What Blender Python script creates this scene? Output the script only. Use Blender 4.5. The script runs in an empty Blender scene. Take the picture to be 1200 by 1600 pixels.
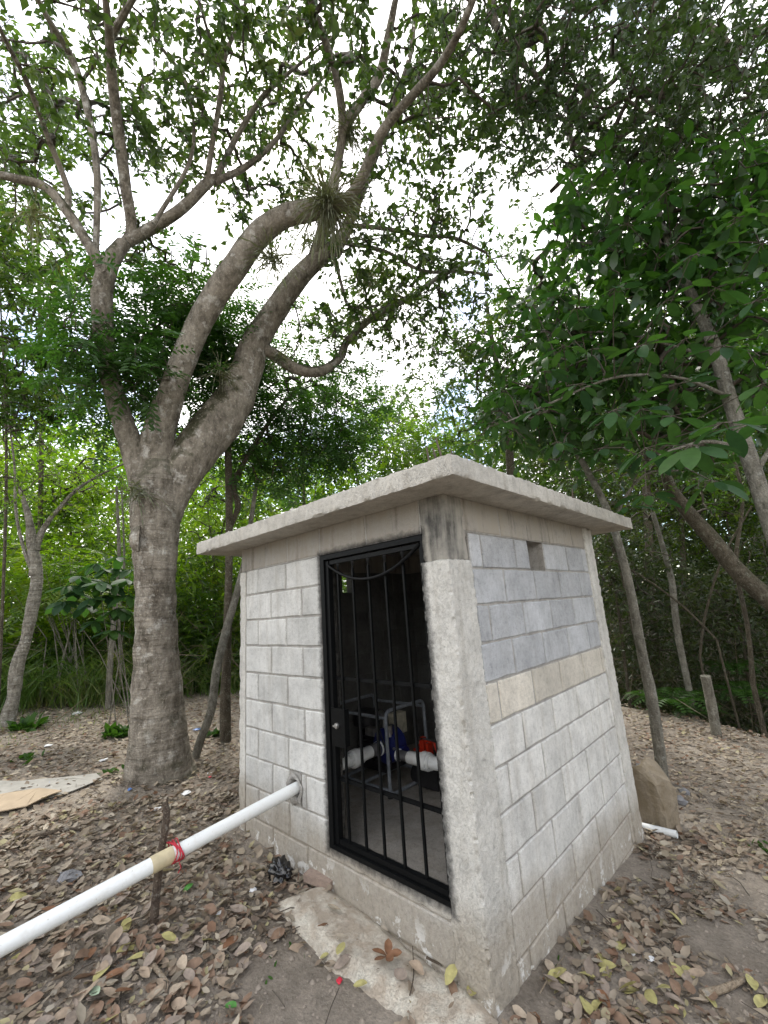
import bpy, bmesh, math, random
import numpy as np
from mathutils import Vector, noise as mn, Matrix
random.seed(7); RNG = np.random.default_rng(11)
scene = bpy.context.scene
C = scene.collection
rad = math.radians

# ------------------------------------------------------------------ camera, sky, sun, exposure
FPX, YAW, PITCH, ROLL = 672.0, .75138, .22257, -.069425
CAM = np.array([1.27785, -1.82694, 1.61061])
_cy, _sy = math.cos(YAW), math.sin(YAW)
FW = np.array([-_sy*math.cos(PITCH), _cy*math.cos(PITCH), math.sin(PITCH)])
_r0 = np.array([_cy, _sy, 0.]); _u0 = np.cross(_r0, FW)
RT = _r0*math.cos(ROLL)+_u0*math.sin(ROLL)
UP = -_r0*math.sin(ROLL)+_u0*math.cos(ROLL)
cd = bpy.data.cameras.new('camera'); co = bpy.data.objects.new('camera', cd); C.objects.link(co)
cd.sensor_fit = 'VERTICAL'; cd.sensor_height = 36; cd.lens = FPX/1600*36
cd.clip_start = .05; cd.clip_end = 500
co.matrix_world = Matrix(((RT[0], UP[0], -FW[0], CAM[0]), (RT[1], UP[1], -FW[1], CAM[1]), (RT[2], UP[2], -FW[2], CAM[2]), (0, 0, 0, 1)))
scene.camera = co

SUN_DIR = Vector((-.80, .50, 1.35)).normalized()
world = bpy.data.worlds.new('World'); scene.world = world; world.use_nodes = True
nt = world.node_tree; N = nt.nodes; L = nt.links; N.clear()
wo = N.new('ShaderNodeOutputWorld'); bg = N.new('ShaderNodeBackground'); bg.inputs[1].default_value = .12
sk = N.new('ShaderNodeTexSky'); sk.sky_type = 'NISHITA'; sk.sun_disc = False
sk.sun_elevation = math.asin(SUN_DIR.z); sk.sun_rotation = math.atan2(SUN_DIR.x, SUN_DIR.y)
tc = N.new('ShaderNodeTexCoord'); nz = N.new('ShaderNodeTexNoise'); nz.inputs['Scale'].default_value = 2.2; nz.inputs['Detail'].default_value = 5
rp = N.new('ShaderNodeValToRGB'); rp.color_ramp.elements[0].position = .43; rp.color_ramp.elements[1].position = .54
mx = N.new('ShaderNodeMix'); mx.data_type = 'RGBA'
L.new(tc.outputs['Generated'], nz.inputs['Vector']); L.new(nz.outputs['Fac'], rp.inputs[0]); L.new(rp.outputs[0], mx.inputs[0])
L.new(sk.outputs[0], mx.inputs[6]); mx.inputs[7].default_value = (8.9, 8.7, 8.45, 1)
L.new(mx.outputs[2], bg.inputs[0]); L.new(bg.outputs[0], wo.inputs[0])
sd = bpy.data.lights.new('sun', 'SUN'); sd.energy = 1.15; sd.angle = rad(11); sd.color = (1, .95, .86)
so = bpy.data.objects.new('sun', sd); C.objects.link(so); so.rotation_euler = SUN_DIR.to_track_quat('Z', 'Y').to_euler()
scene.view_settings.view_transform = 'Standard'; scene.view_settings.look = 'None'
scene.view_settings.exposure = 1.68; scene.view_settings.gamma = 1
cyc = scene.cycles
cyc.max_bounces = 7; cyc.diffuse_bounces = 4; cyc.transmission_bounces = 4; cyc.glossy_bounces = 2
cyc.use_denoising = True
try: cyc.denoiser = 'OPENIMAGEDENOISE'
except Exception: pass
cyc.caustics_reflective = False; cyc.caustics_refractive = False

# ------------------------------------------------------------------ helpers
def ray(px, py): return FW+RT*(px-600)/FPX-UP*(py-800)/FPX
def at(px, py, hd):                      # point seen there, hd metres away measured along the ground
    d = ray(px, py); return CAM+d*(hd/math.hypot(d[0], d[1]))
def ats(px, py, s):                      # slant distance
    d = ray(px, py); return CAM+d/np.linalg.norm(d)*s
def onplane(px, py, ax, v):
    d = ray(px, py); return CAM+d*((v-CAM[ax])/d[ax])
def depth(P): return float((np.array(P)-CAM)@FW)
def project(P):
    d = np.atleast_2d(P)-CAM; z = d@FW; z = np.where(z > .05, z, .05)
    return 600+FPX*(d@RT)/z, 800-FPX*(d@UP)/z, d@FW
def nrm(v):
    v = np.asarray(v, float); return v/np.maximum(np.linalg.norm(v, axis=-1, keepdims=True), 1e-9)
def sm(a, b, t):
    t = np.clip((t-a)/(b-a), 0, 1); return t*t*(3-2*t)

# cheap numpy value noise (2-D and 3-D by summed sines with random phases)
_ph = RNG.uniform(0, 6.28, (40, 4)); _dir = nrm(RNG.normal(size=(40, 3)))
def wav(P, scale, n=10, o=0):
    P = np.asarray(P, float); s = 0
    for i in range(n):
        s = s+np.sin((P@_dir[(i+o) % 40][:P.shape[-1]])*scale*(1+.37*i)+_ph[(i+o) % 40, 0])/(1+.25*i)
    return s/n*1.6

def ravine_edge(x): return 7.0-.8*np.log1p(np.exp(np.clip((x+.2)*3, -20, 20)))/3+.1*np.clip(-x-1, 0, 5)
def ground_h(x, y):
    x = np.asarray(x, float); y = np.asarray(y, float)
    s = lambda t: 6*np.tanh(t/6)
    z = -.07-.08*s(x)-.08*s(y)
    P = np.stack([x, y], -1)
    z = z+.018*wav(P, 2.3, 8)+.05*wav(P, .6, 6, 7)*sm(3.5, 8, np.hypot(x, y))
    # ravine behind, on the right
    e = y-ravine_edge(x)+.25*wav(P, 1.1, 4, 3)
    side = sm(-7.5, -4.5, x)
    cut = sm(0, 1.1, e)*(1-sm(2.6, 7.5, e))
    z = z-1.9*cut*side+1.5*sm(4, 14, e)*side
    # terrain climbs slowly towards the far left and far behind
    z = z+.05*np.maximum(0, np.hypot(x+1, y)-11)
    return z
def gp(px, py, off=0.):                   # point of the ground seen at that pixel
    d = ray(px, py); d = d/np.linalg.norm(d); t = np.linspace(.5, 30, 3000)
    Q = CAM+d*t[:, None]; k = np.argmax(Q[:, 2] < ground_h(Q[:, 0], Q[:, 1])+off)
    q = Q[k].copy(); return q
def gz(x, y): return float(ground_h(x, y))

def tag(o, label=None, cat=None, group=None, kind=None):
    if label: o['label'] = label
    if cat: o['category'] = cat
    if group: o['group'] = group
    if kind: o['kind'] = kind
    return o
def empty(name, loc, label=None, cat=None, group=None):
    o = bpy.data.objects.new(name, None); C.objects.link(o); o.location = loc
    o.empty_display_size = .1
    return tag(o, label, cat, group)
def link(name, me, m=None, parent=None, loc=None, smooth=False):
    if m is not None and not me.materials: me.materials.append(m)
    o = bpy.data.objects.new(name, me); C.objects.link(o)
    if loc is not None: o.location = loc
    if parent is not None: o.parent = parent
    if smooth: me.polygons.foreach_set('use_smooth', [True]*len(me.polygons))
    return o
def mesh(name, vs, fs):
    me = bpy.data.meshes.new(name); me.from_pydata([tuple(map(float, v)) for v in vs], [], fs); me.update(); return me
def fast_mesh(name, V, F):
    """V (n,3); F list of (m,k) index arrays"""
    me = bpy.data.meshes.new(name); V = np.ascontiguousarray(V, np.float32)
    me.vertices.add(len(V)); me.vertices.foreach_set('co', V.ravel())
    idx = np.concatenate([f.ravel() for f in F]).astype(np.int32)
    tot = np.concatenate([np.full(len(f), f.shape[1]) for f in F]).astype(np.int32)
    st = np.concatenate([[0], np.cumsum(tot)[:-1]]).astype(np.int32)
    me.loops.add(len(idx)); me.loops.foreach_set('vertex_index', idx)
    me.polygons.add(len(tot)); me.polygons.foreach_set('loop_start', st); me.polygons.foreach_set('loop_total', tot)
    me.update(calc_edges=True); me.validate(); return me

class MB:                                  # collects shapes into one mesh
    def __init__(s): s.v = []; s.f = []
    def add(s, vs, fs):
        b = len(s.v); s.v += [tuple(map(float, v)) for v in vs]; s.f += [tuple(i+b for i in f) for f in fs]
    def box(s, x0, x1, y0, y1, z0, z1):
        s.add([(x, y, z) for x in (x0, x1) for y in (y0, y1) for z in (z0, z1)],
              [(0, 1, 3, 2), (4, 6, 7, 5), (0, 4, 5, 1), (2, 3, 7, 6), (0, 2, 6, 4), (1, 5, 7, 3)])
    def tube(s, pts, r, n=8, cap=True):
        pts = np.asarray(pts, float); r = np.broadcast_to(r, (len(pts),))
        V, F = tube_geo(pts, r, n); s.add(V, F)
        if cap:
            b = len(s.v)-len(V); s.f.append(tuple(b+i for i in range(n))[::-1]); s.f.append(tuple(b+(len(pts)-1)*n+i for i in range(n)))
    def cyl(s, a, b, r0, r1=None, n=16): s.tube([a, b], [r0, r0 if r1 is None else r1], n)
    def build(s, name, m, parent=None, smooth=False, loc=None):
        me = mesh(name, s.v, s.f); o = link(name, me, m, parent, loc)
        if smooth:
            me.polygons.foreach_set('use_smooth', [True]*len(me.polygons))
            try: me.set_sharp_from_angle(angle=rad(40))
            except Exception: pass
        return o
def frames(pts):
    t = np.gradient(pts, axis=0); t = nrm(t); u = np.zeros_like(pts)
    a = np.array([0, 0, 1.]) if abs(t[0][2]) < .9 else np.array([1., 0, 0])
    u0 = nrm(np.cross(t[0], a))
    for i in range(len(pts)):
        u0 = nrm(u0-t[i]*(u0@t[i])); u[i] = u0
    return t, u, np.cross(t, u)
def tube_geo(pts, r, n):
    t, u, v = frames(pts); a = np.arange(n)*2*math.pi/n
    V = pts[:, None]+(u[:, None]*np.cos(a)[None, :, None]+v[:, None]*np.sin(a)[None, :, None])*np.asarray(r)[:, None, None]
    F = [(i*n+j, i*n+(j+1) % n, (i+1)*n+(j+1) % n, (i+1)*n+j) for i in range(len(pts)-1) for j in range(n)]
    return V.reshape(-1, 3), F
def catmull(P, k):
    P = np.asarray(P, float); n = len(P); Q = np.vstack([2*P[0]-P[1], P, 2*P[-1]-P[-2]]); out = []
    for i in range(n-1):
        a, b, c, d = Q[i:i+4]
        for t in np.linspace(0, 1, k, endpoint=False):
            out.append(.5*((2*b)+(-a+c)*t+(2*a-5*b+4*c-d)*t*t+(-a+3*b-3*c+d)*t**3))
    out.append(P[-1]); return np.array(out)

XL, XR = -1.065, -.165                       # door opening in the front wall
# ------------------------------------------------------------------ materials (all on world position)
def newmat(name):
    m = bpy.data.materials.new(name); m.use_nodes = True; n = m.node_tree; n.nodes.clear(); return m, n.nodes, n.links
def noise_node(n, l, scale, detail=4, src=None, rough=.55):
    x = n.new('ShaderNodeTexNoise'); x.inputs['Scale'].default_value = scale; x.inputs['Detail'].default_value = detail; x.inputs['Roughness'].default_value = rough
    if src is not None: l.new(src, x.inputs['Vector'])
    return x.outputs['Fac']
def ramp(n, l, src, stops):
    r = n.new('ShaderNodeValToRGB'); e = r.color_ramp.elements
    while len(e) > 1: e.remove(e[-1])
    for i, (p, c) in enumerate(stops):
        x = e[0] if i == 0 else e.new(p); x.position = p; x.color = (*c, 1) if not isinstance(c, (int, float)) else (c, c, c, 1)
    l.new(src, r.inputs[0]); return r.outputs[0]
def mixc(n, l, fac, a, b, mode='MIX'):
    m = n.new('ShaderNodeMix'); m.data_type = 'RGBA'; m.blend_type = mode
    for i, x in ((0, fac), (6, a), (7, b)):
        if hasattr(x, 'links'): l.new(x, m.inputs[i])
        elif isinstance(x, (int, float)): m.inputs[i].default_value = x
        else: m.inputs[i].default_value = (*x, 1)
    return m.outputs[2]
def mth(n, l, op, a, b=None):
    m = n.new('ShaderNodeMath'); m.operation = op
    for i, x in ((0, a), (1, b)):
        if x is None: continue
        if hasattr(x, 'links'): l.new(x, m.inputs[i])
        else: m.inputs[i].default_value = x
    return m.outputs[0]
def finish(m, n, l, col, rough=.8, bump=None, bstr=.3, bdist=.01, metallic=0, spec=.35):
    p = n.new('ShaderNodeBsdfPrincipled'); o = n.new('ShaderNodeOutputMaterial')
    if hasattr(col, 'links'): l.new(col, p.inputs['Base Color'])
    else: p.inputs['Base Color'].default_value = (*col, 1)
    if hasattr(rough, 'links'): l.new(rough, p.inputs['Roughness'])
    else: p.inputs['Roughness'].default_value = rough
    p.inputs['Metallic'].default_value = metallic; p.inputs['Specular IOR Level'].default_value = spec
    if bump is not None:
        b = n.new('ShaderNodeBump'); b.inputs['Strength'].default_value = bstr; b.inputs['Distance'].default_value = bdist
        l.new(bump, b.inputs['Height']); l.new(b.outputs[0], p.inputs['Normal'])
    l.new(p.outputs[0], o.inputs[0]); return m
def pos(n): return n.new('ShaderNodeNewGeometry').outputs['Position']
def simple(name, col, rough=.6, metallic=0, var=.25, scale=30, bstr=.15, spec=.4):
    m, n, l = newmat(name); P = pos(n); f = noise_node(n, l, scale, 4, P)
    c2 = tuple(x*(1-var) for x in col); c1 = tuple(min(1, x*(1+var)) for x in col)
    return finish(m, n, l, ramp(n, l, f, [(.3, c2), (.7, c1)]), rough, f, bstr, .004, metallic, spec)
def concrete(name, col, rand=.12, stain=True, zlo=.30, dirt=(.30, .255, .195), grain=1., streak=.3, upper=None, coarse=0., spray=False):
    m, n, l = newmat(name); P = pos(n)
    oi = n.new('ShaderNodeObjectInfo').outputs['Random']
    big = noise_node(n, l, 6, 6, P, .62); fine = noise_node(n, l, 210, 3, P, .75); mid = noise_node(n, l, 36, 5, P, .65)
    c = ramp(n, l, big, [(.3, tuple(x*.80 for x in col)), (.5, col), (.7, tuple(min(1, x*1.14) for x in col))])
    k = mth(n, l, 'ADD', mth(n, l, 'MULTIPLY', oi, 2*rand), 1-rand)
    c = mixc(n, l, 1., c, k, 'MULTIPLY')
    c = mixc(n, l, .8, c, ramp(n, l, fine, [(.30, .45), (.44, .92), (.6, 1.05), (.72, 1.2)]), 'MULTIPLY')
    c = mixc(n, l, .6, c, ramp(n, l, mid, [(.32, .68), (.48, .98), (.7, 1.08)]), 'MULTIPLY')
    sep = n.new('ShaderNodeSeparateXYZ'); l.new(P, sep.inputs[0])
    mp = n.new('ShaderNodeMapping'); mp.inputs['Scale'].default_value = (13, 13, 1.3); l.new(P, mp.inputs[0])
    st = noise_node(n, l, 1., 5, mp.outputs[0], .6)
    c = mixc(n, l, streak, c, ramp(n, l, st, [(.34, (.55, .50, .43)), (.5, (1, 1, 1))]), 'MULTIPLY')
    if stain:   # mud splashed on the lowest courses
        slope = mth(n, l, 'ADD', sep.outputs[2], mth(n, l, 'MULTIPLY', mth(n, l, 'ADD', sep.outputs[0], sep.outputs[1]), .085))
        zz = mth(n, l, 'ADD', slope, mth(n, l, 'MULTIPLY', noise_node(n, l, 3.5, 6, P, .65), -.30))
        f = ramp(n, l, mth(n, l, 'ADD', zz, .2), [(.0, .78), (.20, .66), (.38, 0.)])
        c = mixc(n, l, f, c, mixc(n, l, 1., dirt, ramp(n, l, mid, [(.3, .75), (.7, 1.2)]), 'MULTIPLY'))
        w = mth(n, l, 'MULTIPLY', ramp(n, l, noise_node(n, l, 7, 7, P, .7), [(.56, 0.), (.60, 1.)]), ramp(n, l, slope, [(.0, 1.), (.13, 0.)]))
        c = mixc(n, l, w, c, (.66, .65, .62))
    if upper:
        f = ramp(n, l, mth(n, l, 'ADD', mth(n, l, 'MULTIPLY', st, .55), mth(n, l, 'MULTIPLY', big, .45)), [(.40, 0.), (.56, 1.)])
        c = mixc(n, l, f, c, upper)
    if spray:   # black paint that missed the gate frame
        dx = mth(n, l, 'MAXIMUM', mth(n, l, 'MAXIMUM', mth(n, l, 'SUBTRACT', XL, sep.outputs[0]), mth(n, l, 'SUBTRACT', sep.outputs[0], XR)), 0.)
        dz = mth(n, l, 'MAXIMUM', mth(n, l, 'MAXIMUM', mth(n, l, 'SUBTRACT', sep.outputs[2], 2.0), mth(n, l, 'SUBTRACT', .25, sep.outputs[2])), 0.)
        d = mth(n, l, 'ADD', mth(n, l, 'MAXIMUM', dx, dz), mth(n, l, 'MULTIPLY', noise_node(n, l, 22, 5, P, .7), .07))
        f = mth(n, l, 'MULTIPLY', ramp(n, l, d, [(.028, .93), (.05, .6), (.075, 0.)]), mth(n, l, 'LESS_THAN', sep.outputs[1], .15))
        c = mixc(n, l, f, c, (.02, .02, .02))
    pits = ramp(n, l, noise_node(n, l, 120, 4, P, .8), [(.38, 0.), (.47, 1.)])
    h = mth(n, l, 'ADD', mth(n, l, 'MULTIPLY', fine, .6*grain), mth(n, l, 'ADD', mth(n, l, 'MULTIPLY', pits, .7), mth(n, l, 'MULTIPLY', mid, .9)))
    if coarse: h = mth(n, l, 'ADD', h, mth(n, l, 'MULTIPLY', noise_node(n, l, 55, 5, P, .75), 2*coarse))
    return finish(m, n, l, c, .95, h, min(1, .6*grain), .007, 0, .15)
def leafmat(name, cols, trans=.4, rough=.42, tcol=None, spec=.45, big=False, clump=True):
    m, n, l = newmat(name); g = n.new('ShaderNodeNewGeometry')
    src = n.new('ShaderNodeObjectInfo').outputs['Random'] if big else g.outputs['Random Per Island']
    if not big: src = mth(n, l, 'ADD', mth(n, l, 'MULTIPLY', src, .5), mth(n, l, 'SUBTRACT', mth(n, l, 'MULTIPLY', noise_node(n, l, 1.1, 2, g.outputs['Position']), 1.9), .7)) if clump else src
    k = len(cols); c = ramp(n, l, src, [(i/max(1, k-1), q) for i, q in enumerate(cols)])
    nzf = noise_node(n, l, 25, 2, g.outputs['Position'])
    c = mixc(n, l, .5, c, ramp(n, l, nzf, [(.3, .7), (.7, 1.2)]), 'MULTIPLY')
    p = n.new('ShaderNodeBsdfPrincipled'); p.inputs['Roughness'].default_value = rough; p.inputs['Specular IOR Level'].default_value = spec
    l.new(c, p.inputs['Base Color'])
    o = n.new('ShaderNodeOutputMaterial')
    if trans > 0:
        t = n.new('ShaderNodeBsdfTranslucent'); l.new(mixc(n, l, 1., c, tcol or (2.2, 2.4, .9), 'MULTIPLY'), t.inputs[0])
        s = n.new('ShaderNodeMixShader'); s.inputs[0].default_value = trans; l.new(p.outputs[0], s.inputs[1]); l.new(t.outputs[0], s.inputs[2]); l.new(s.outputs[0], o.inputs[0])
    else: l.new(p.outputs[0], o.inputs[0])
    return m
def bark(name, c1, c2, lichen=(.42, .40, .35), moss=.5, scale=1., ring=0.):
    m, n, l = newmat(name); g = n.new('ShaderNodeNewGeometry'); P = g.outputs['Position']
    mp = n.new('ShaderNodeMapping'); mp.inputs['Scale'].default_value = (14*scale, 14*scale, 5*scale); l.new(P, mp.inputs[0])
    a = noise_node(n, l, 1, 6, mp.outputs[0], .65); b = noise_node(n, l, 3.2*scale, 5, P, .6); d = noise_node(n, l, 38*scale, 4, P, .7)
    c = ramp(n, l, a, [(.3, c1), (.62, c2)])
    c = mixc(n, l, ramp(n, l, b, [(.5, 0.), (.62, .75)]), c, tuple(x*1.12 for x in c2))
    c = mixc(n, l, ramp(n, l, noise_node(n, l, 7*scale, 6, P, .7), [(.55, 0.), (.64, .7)]), c, lichen)
    c = mixc(n, l, .6, c, ramp(n, l, d, [(.3, .55), (.6, 1.)]), 'MULTIPLY')
    sep = n.new('ShaderNodeSeparateXYZ'); l.new(g.outputs['Normal'], sep.inputs[0])
    ms = mth(n, l, 'ADD', mth(n, l, 'MULTIPLY', sep.outputs[2], .5), noise_node(n, l, 5*scale, 4, P))
    c = mixc(n, l, ramp(n, l, ms, [(.60, 0.), (.74, moss)]), c, (.045, .045, .022))
    c = mixc(n, l, ramp(n, l, d, [(.60, 0.), (.66, .55)]), c, (.46, .42, .34))
    crk = n.new('ShaderNodeTexVoronoi'); crk.feature = 'DISTANCE_TO_EDGE'; crk.inputs['Scale'].default_value = 2.6*scale
    wv = n.new('ShaderNodeVectorMath'); wv.operation = 'ADD'; l.new(mp.outputs[0], wv.inputs[0]); nn_ = n.new('ShaderNodeTexNoise'); nn_.inputs['Scale'].default_value = 1.5; l.new(mp.outputs[0], nn_.inputs[0]); l.new(nn_.outputs['Color'], wv.inputs[1]); crk.inputs['Scale'].default_value = .9; l.new(wv.outputs[0], crk.inputs['Vector'])
    ck = ramp(n, l, crk.outputs['Distance'], [(0., 0.), (.07, 1.)])
    c = mixc(n, l, .22, c, ramp(n, l, ck, [(0., .35), (1., 1.)]), 'MULTIPLY')
    h = mth(n, l, 'ADD', mth(n, l, 'ADD', a, mth(n, l, 'MULTIPLY', ck, .12)), mth(n, l, 'MULTIPLY', d, .6))
    if ring:
        mp2 = n.new('ShaderNodeMapping'); mp2.inputs['Scale'].default_value = (2.5, 2.5, 26); l.new(P, mp2.inputs[0])
        rr = noise_node(n, l, 1, 4, mp2.outputs[0], .6)
        c = mixc(n, l, .4, c, ramp(n, l, rr, [(.36, .38), (.45, 1.), (.62, 1.25)]), 'MULTIPLY')
        h = mth(n, l, 'ADD', h, mth(n, l, 'MULTIPLY', rr, ring))
    return finish(m, n, l, c, .9, h, .9, .035, 0, .2)

M_white = concrete('block_pale_grey', (.66, .65, .62), rand=.08); M_front = concrete('block_grey', (.60, .597, .575), spray=True)
M_blue = concrete('block_blue_grey', (.455, .465, .48), stain=False, rand=.13, streak=.2)
M_beige = concrete('block_beige', (.60, .56, .49), stain=False, streak=.15, rand=.15)
M_inner = concrete('block_shade_darkened', (.15, .15, .145), stain=False)  # interior shade put into the colour of the inner blocks and their mortar
M_ring = concrete('ring_beam_concrete', (.42, .40, .37), stain=False, streak=.8, upper=(.36, .33, .285), spray=True)
M_mort = concrete('mortar', (.40, .385, .36), spray=True)
M_col = concrete('column_concrete', (.60, .585, .545), grain=1.1, rand=0, coarse=.25, spray=True)
M_slab = concrete('slab_concrete', (.54, .515, .465), stain=False, rand=0, streak=.35, grain=1.2, coarse=.3)
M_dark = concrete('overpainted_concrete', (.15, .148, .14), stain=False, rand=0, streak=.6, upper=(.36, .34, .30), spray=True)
M_floor = concrete('floor_concrete', (.30, .28, .25), stain=False, rand=0)
M_apron = concrete('rough_concrete', (.68, .64, .55), stain=False, rand=0, grain=1.4, streak=0., upper=(.45, .385, .31), coarse=.8)
M_black = simple('black_gate_paint', (.004, .0045, .005), .45, 0, .3, 60, .2, .14)
def pvc():
    m, n, l = newmat('white_pvc'); P = pos(n); a = noise_node(n, l, 7, 6, P, .7); b = noise_node(n, l, 45, 5, P, .8)
    c = mixc(n, l, ramp(n, l, a, [(.52, 0.), (.7, .45)]), (.72, .74, .74), (.50, .47, .40)); c = mixc(n, l, ramp(n, l, b, [(.62, 0.), (.66, .7)]), c, (.42, .38, .31))
    return finish(m, n, l, c, ramp(n, l, a, [(.4, .28), (.6, .5)]), b, .08, .003, 0, .45)
M_pvc = pvc()
M_pvcold = simple('yellowed_pvc', (.50, .43, .28), .45, 0, .15, 20, .05)
M_grey = simple('grey_pipe_fitting', (.12, .12, .125), .5)
M_tubeg = simple('grey_frame_paint', (.20, .22, .25), .4)
M_engine = simple('engine_black', (.02, .02, .022), .45)
M_bluep = simple('blue_pump_paint', (.012, .018, .10), .4)
M_red = simple('red_plastic', (.42, .03, .012), .4)
M_alu = simple('cast_aluminium', (.42, .42, .41), .35, .8)
M_tankw = simple('beige_plastic', (.40, .38, .30), .5)
M_cord = simple('red_cord', (.42, .02, .04), .6)
M_bag = simple('black_plastic', (.010, .010, .011), .16, 0, .2, 20, .3, .6)
M_rust = simple('rusty_rebar', (.09, .07, .055), .8)
M_rock = concrete('brown_rock', (.24, .19, .135), stain=False, rand=0, streak=0., upper=(.17, .125, .08))
M_rock = concrete('brown_rock', (.33, .28, .215), stain=False, rand=0, streak=0., upper=(.22, .18, .125), coarse=1.5)
M_rockg = concrete('grey_stone', (.24, .24, .25), stain=False, rand=.1, streak=0.)
M_brick = simple('dusty_brown_board', (.25, .19, .155), .9, 0, .2, 40)
M_card = simple('tan_cardboard', (.33, .26, .18), .85, 0, .12, 10)
M_sack = simple('grey_sheet', (.27, .26, .235), .8, 0, .15, 10)
M_lit = simple('white_litter', (.66, .67, .68), .45, 0, .12, 20)
M_litb = simple('blue_litter', (.12, .22, .48), .4)
M_wood = bark('stake_bark', (.07, .05, .04), (.15, .115, .09), moss=.2, scale=2.5)
M_woodpale = bark('pale_dead_wood', (.24, .18, .12), (.42, .34, .25), moss=0., scale=2.5)
M_bark = bark('grey_brown_bark', (.085, .07, .053), (.30, .268, .222), lichen=(.52, .50, .45), ring=1.1, moss=.6)
M_limb = bark('mottled_limb_bark', (.08, .067, .051), (.285, .254, .21), lichen=(.54, .52, .48), moss=.92)
M_barkd = bark('dark_thin_bark', (.055, .045, .032), (.13, .11, .08), lichen=(.24, .24, .19), moss=.5, scale=2)
M_barkg = bark('grey_thin_bark', (.11, .10, .08), (.26, .245, .205), lichen=(.38, .38, .34), moss=.4, scale=2)
M_barkp = bark('pale_peeling_bark', (.14, .12, .095), (.36, .34, .29), lichen=(.50, .49, .45), moss=.4, scale=2, ring=2.5)
M_twig = simple('twig', (.075, .062, .048), .85)
LM_big = leafmat('canopy_leaf', [(.030, .050, .016), (.042, .075, .018), (.058, .095, .022), (.09, .105, .03)], .32, tcol=(1.9, 2.1, 1.))
LM_high = leafmat('high_leaf', [(.03, .048, .022), (.04, .065, .025), (.05, .08, .022)], .32, tcol=(1.8, 2.1, 1.1))
LM_pin = leafmat('pinnate_leaf', [(.025, .065, .018), (.035, .085, .02), (.05, .11, .022)], .38)
LM_large = leafmat('large_leaf', [(.022, .055, .016), (.032, .08, .018), (.045, .105, .02)], .42, .30, spec=.6)
LM_largeo = leafmat('large_leaf_single', [(.02, .052, .024), (.03, .075, .026), (.045, .10, .026)], .34, .55, spec=.22, big=True)
LM_mid = leafmat('mid_leaf', [(.022, .045, .010), (.035, .075, .014), (.055, .10, .018), (.08, .09, .025)], .42)
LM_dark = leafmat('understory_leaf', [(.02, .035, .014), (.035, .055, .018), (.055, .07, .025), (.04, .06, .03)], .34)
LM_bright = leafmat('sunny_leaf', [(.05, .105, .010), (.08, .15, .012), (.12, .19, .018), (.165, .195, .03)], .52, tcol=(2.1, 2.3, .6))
LM_far = leafmat('far_leaf', [(.035, .065, .015), (.055, .095, .02), (.08, .12, .03)], .42)
LM_grass = leafmat('grass_blade', [(.045, .10, .02), (.075, .13, .03), (.16, .16, .07)], .45)
LM_fern = leafmat('fern_leaf', [(.025, .065, .012), (.04, .09, .016)], .35, spec=.15)
LM_air = leafmat('air_plant_leaf', [(.10, .115, .075), (.14, .15, .10), (.09, .08, .05)], .2, .6)
LM_dead = leafmat('dead_twig_tangle', [(.10, .08, .05), (.17, .14, .10), (.07, .055, .035)], .1, .8)
dry_cols = [(.08, .064, .048), (.42, .37, .29), (.20, .155, .115), (.27, .22, .165), (.14, .108, .078), (.33, .28, .21), (.22, .178, .135), (.30, .27, .22), (.18, .10, .06), (.19, .15, .12), (.35, .32, .18)]
LM_dry = leafmat('dry_leaf', dry_cols, .12, .7, (1.5, 1.3, 1.), .25, clump=False)

def ground_mat():
    m, n, l = newmat('dusty_soil'); P = pos(n)
    a = noise_node(n, l, 1.3, 5, P); b = noise_node(n, l, 9, 6, P, .65); d = noise_node(n, l, 60, 5, P, .75)
    c = ramp(n, l, a, [(.35, (.20, .170, .138)), (.65, (.315, .275, .228))])
    c = mixc(n, l, .7, c, ramp(n, l, b, [(.3, .62), (.6, 1.1)]), 'MULTIPLY')
    c = mixc(n, l, .7, c, ramp(n, l, d, [(.3, .55), (.55, 1.05), (.75, 1.4)]), 'MULTIPLY')
    v = n.new('ShaderNodeTexVoronoi'); v.inputs['Scale'].default_value = 70; l.new(P, v.inputs['Vector'])
    c = mixc(n, l, ramp(n, l, v.outputs['Distance'], [(.07, .55), (.14, 0.)]), c, (.42, .38, .33))
    sep = n.new('ShaderNodeSeparateXYZ'); l.new(P, sep.inputs[0])
    h = mth(n, l, 'ADD', mth(n, l, 'MULTIPLY', b, .8), d)
    return finish(m, n, l, c, .95, h, .8, .018, 0, .15)
M_ground = ground_mat()

# ------------------------------------------------------------------ ground
def build_ground():
    n = 300; t = np.linspace(-1, 1, n); w = 5.2*t+75*np.sign(t)*np.abs(t)**5
    X, Y = np.meshgrid(w-.6, w+1.2, indexing='ij'); Z = ground_h(X, Y)
    P = np.stack([X, Y], -1); near = 1-sm(5, 9, np.hypot(X, Y))
    Z = Z+near*(.006*wav(P, 17, 10, 5)+.004*wav(P, 41, 10, 9))
    V = np.stack([X, Y, Z], -1).reshape(-1, 3); i = np.arange(n*n).reshape(n, n)
    F = np.stack([i[:-1, :-1], i[1:, :-1], i[1:, 1:], i[:-1, 1:]], -1).reshape(-1, 4)
    me = fast_mesh('ground', V, [F]); o = link('ground', me, M_ground, smooth=True); tag(o, kind='structure')
build_ground()

# ------------------------------------------------------------------ the pump hut
W, D, T = 2.15, 2.20, .14
ZR, ZS0, ZS1 = 2.0, 2.19, 2.295
hut = empty('pump_house', (-W/2, D/2, 0), 'small unpainted concrete block hut with flat slab roof and black barred gate', 'hut')
def P_(o):                                  # parent keeping world coordinates
    o.parent = hut; o.matrix_parent_inverse = Matrix.Translation(-hut.location); return o

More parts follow.
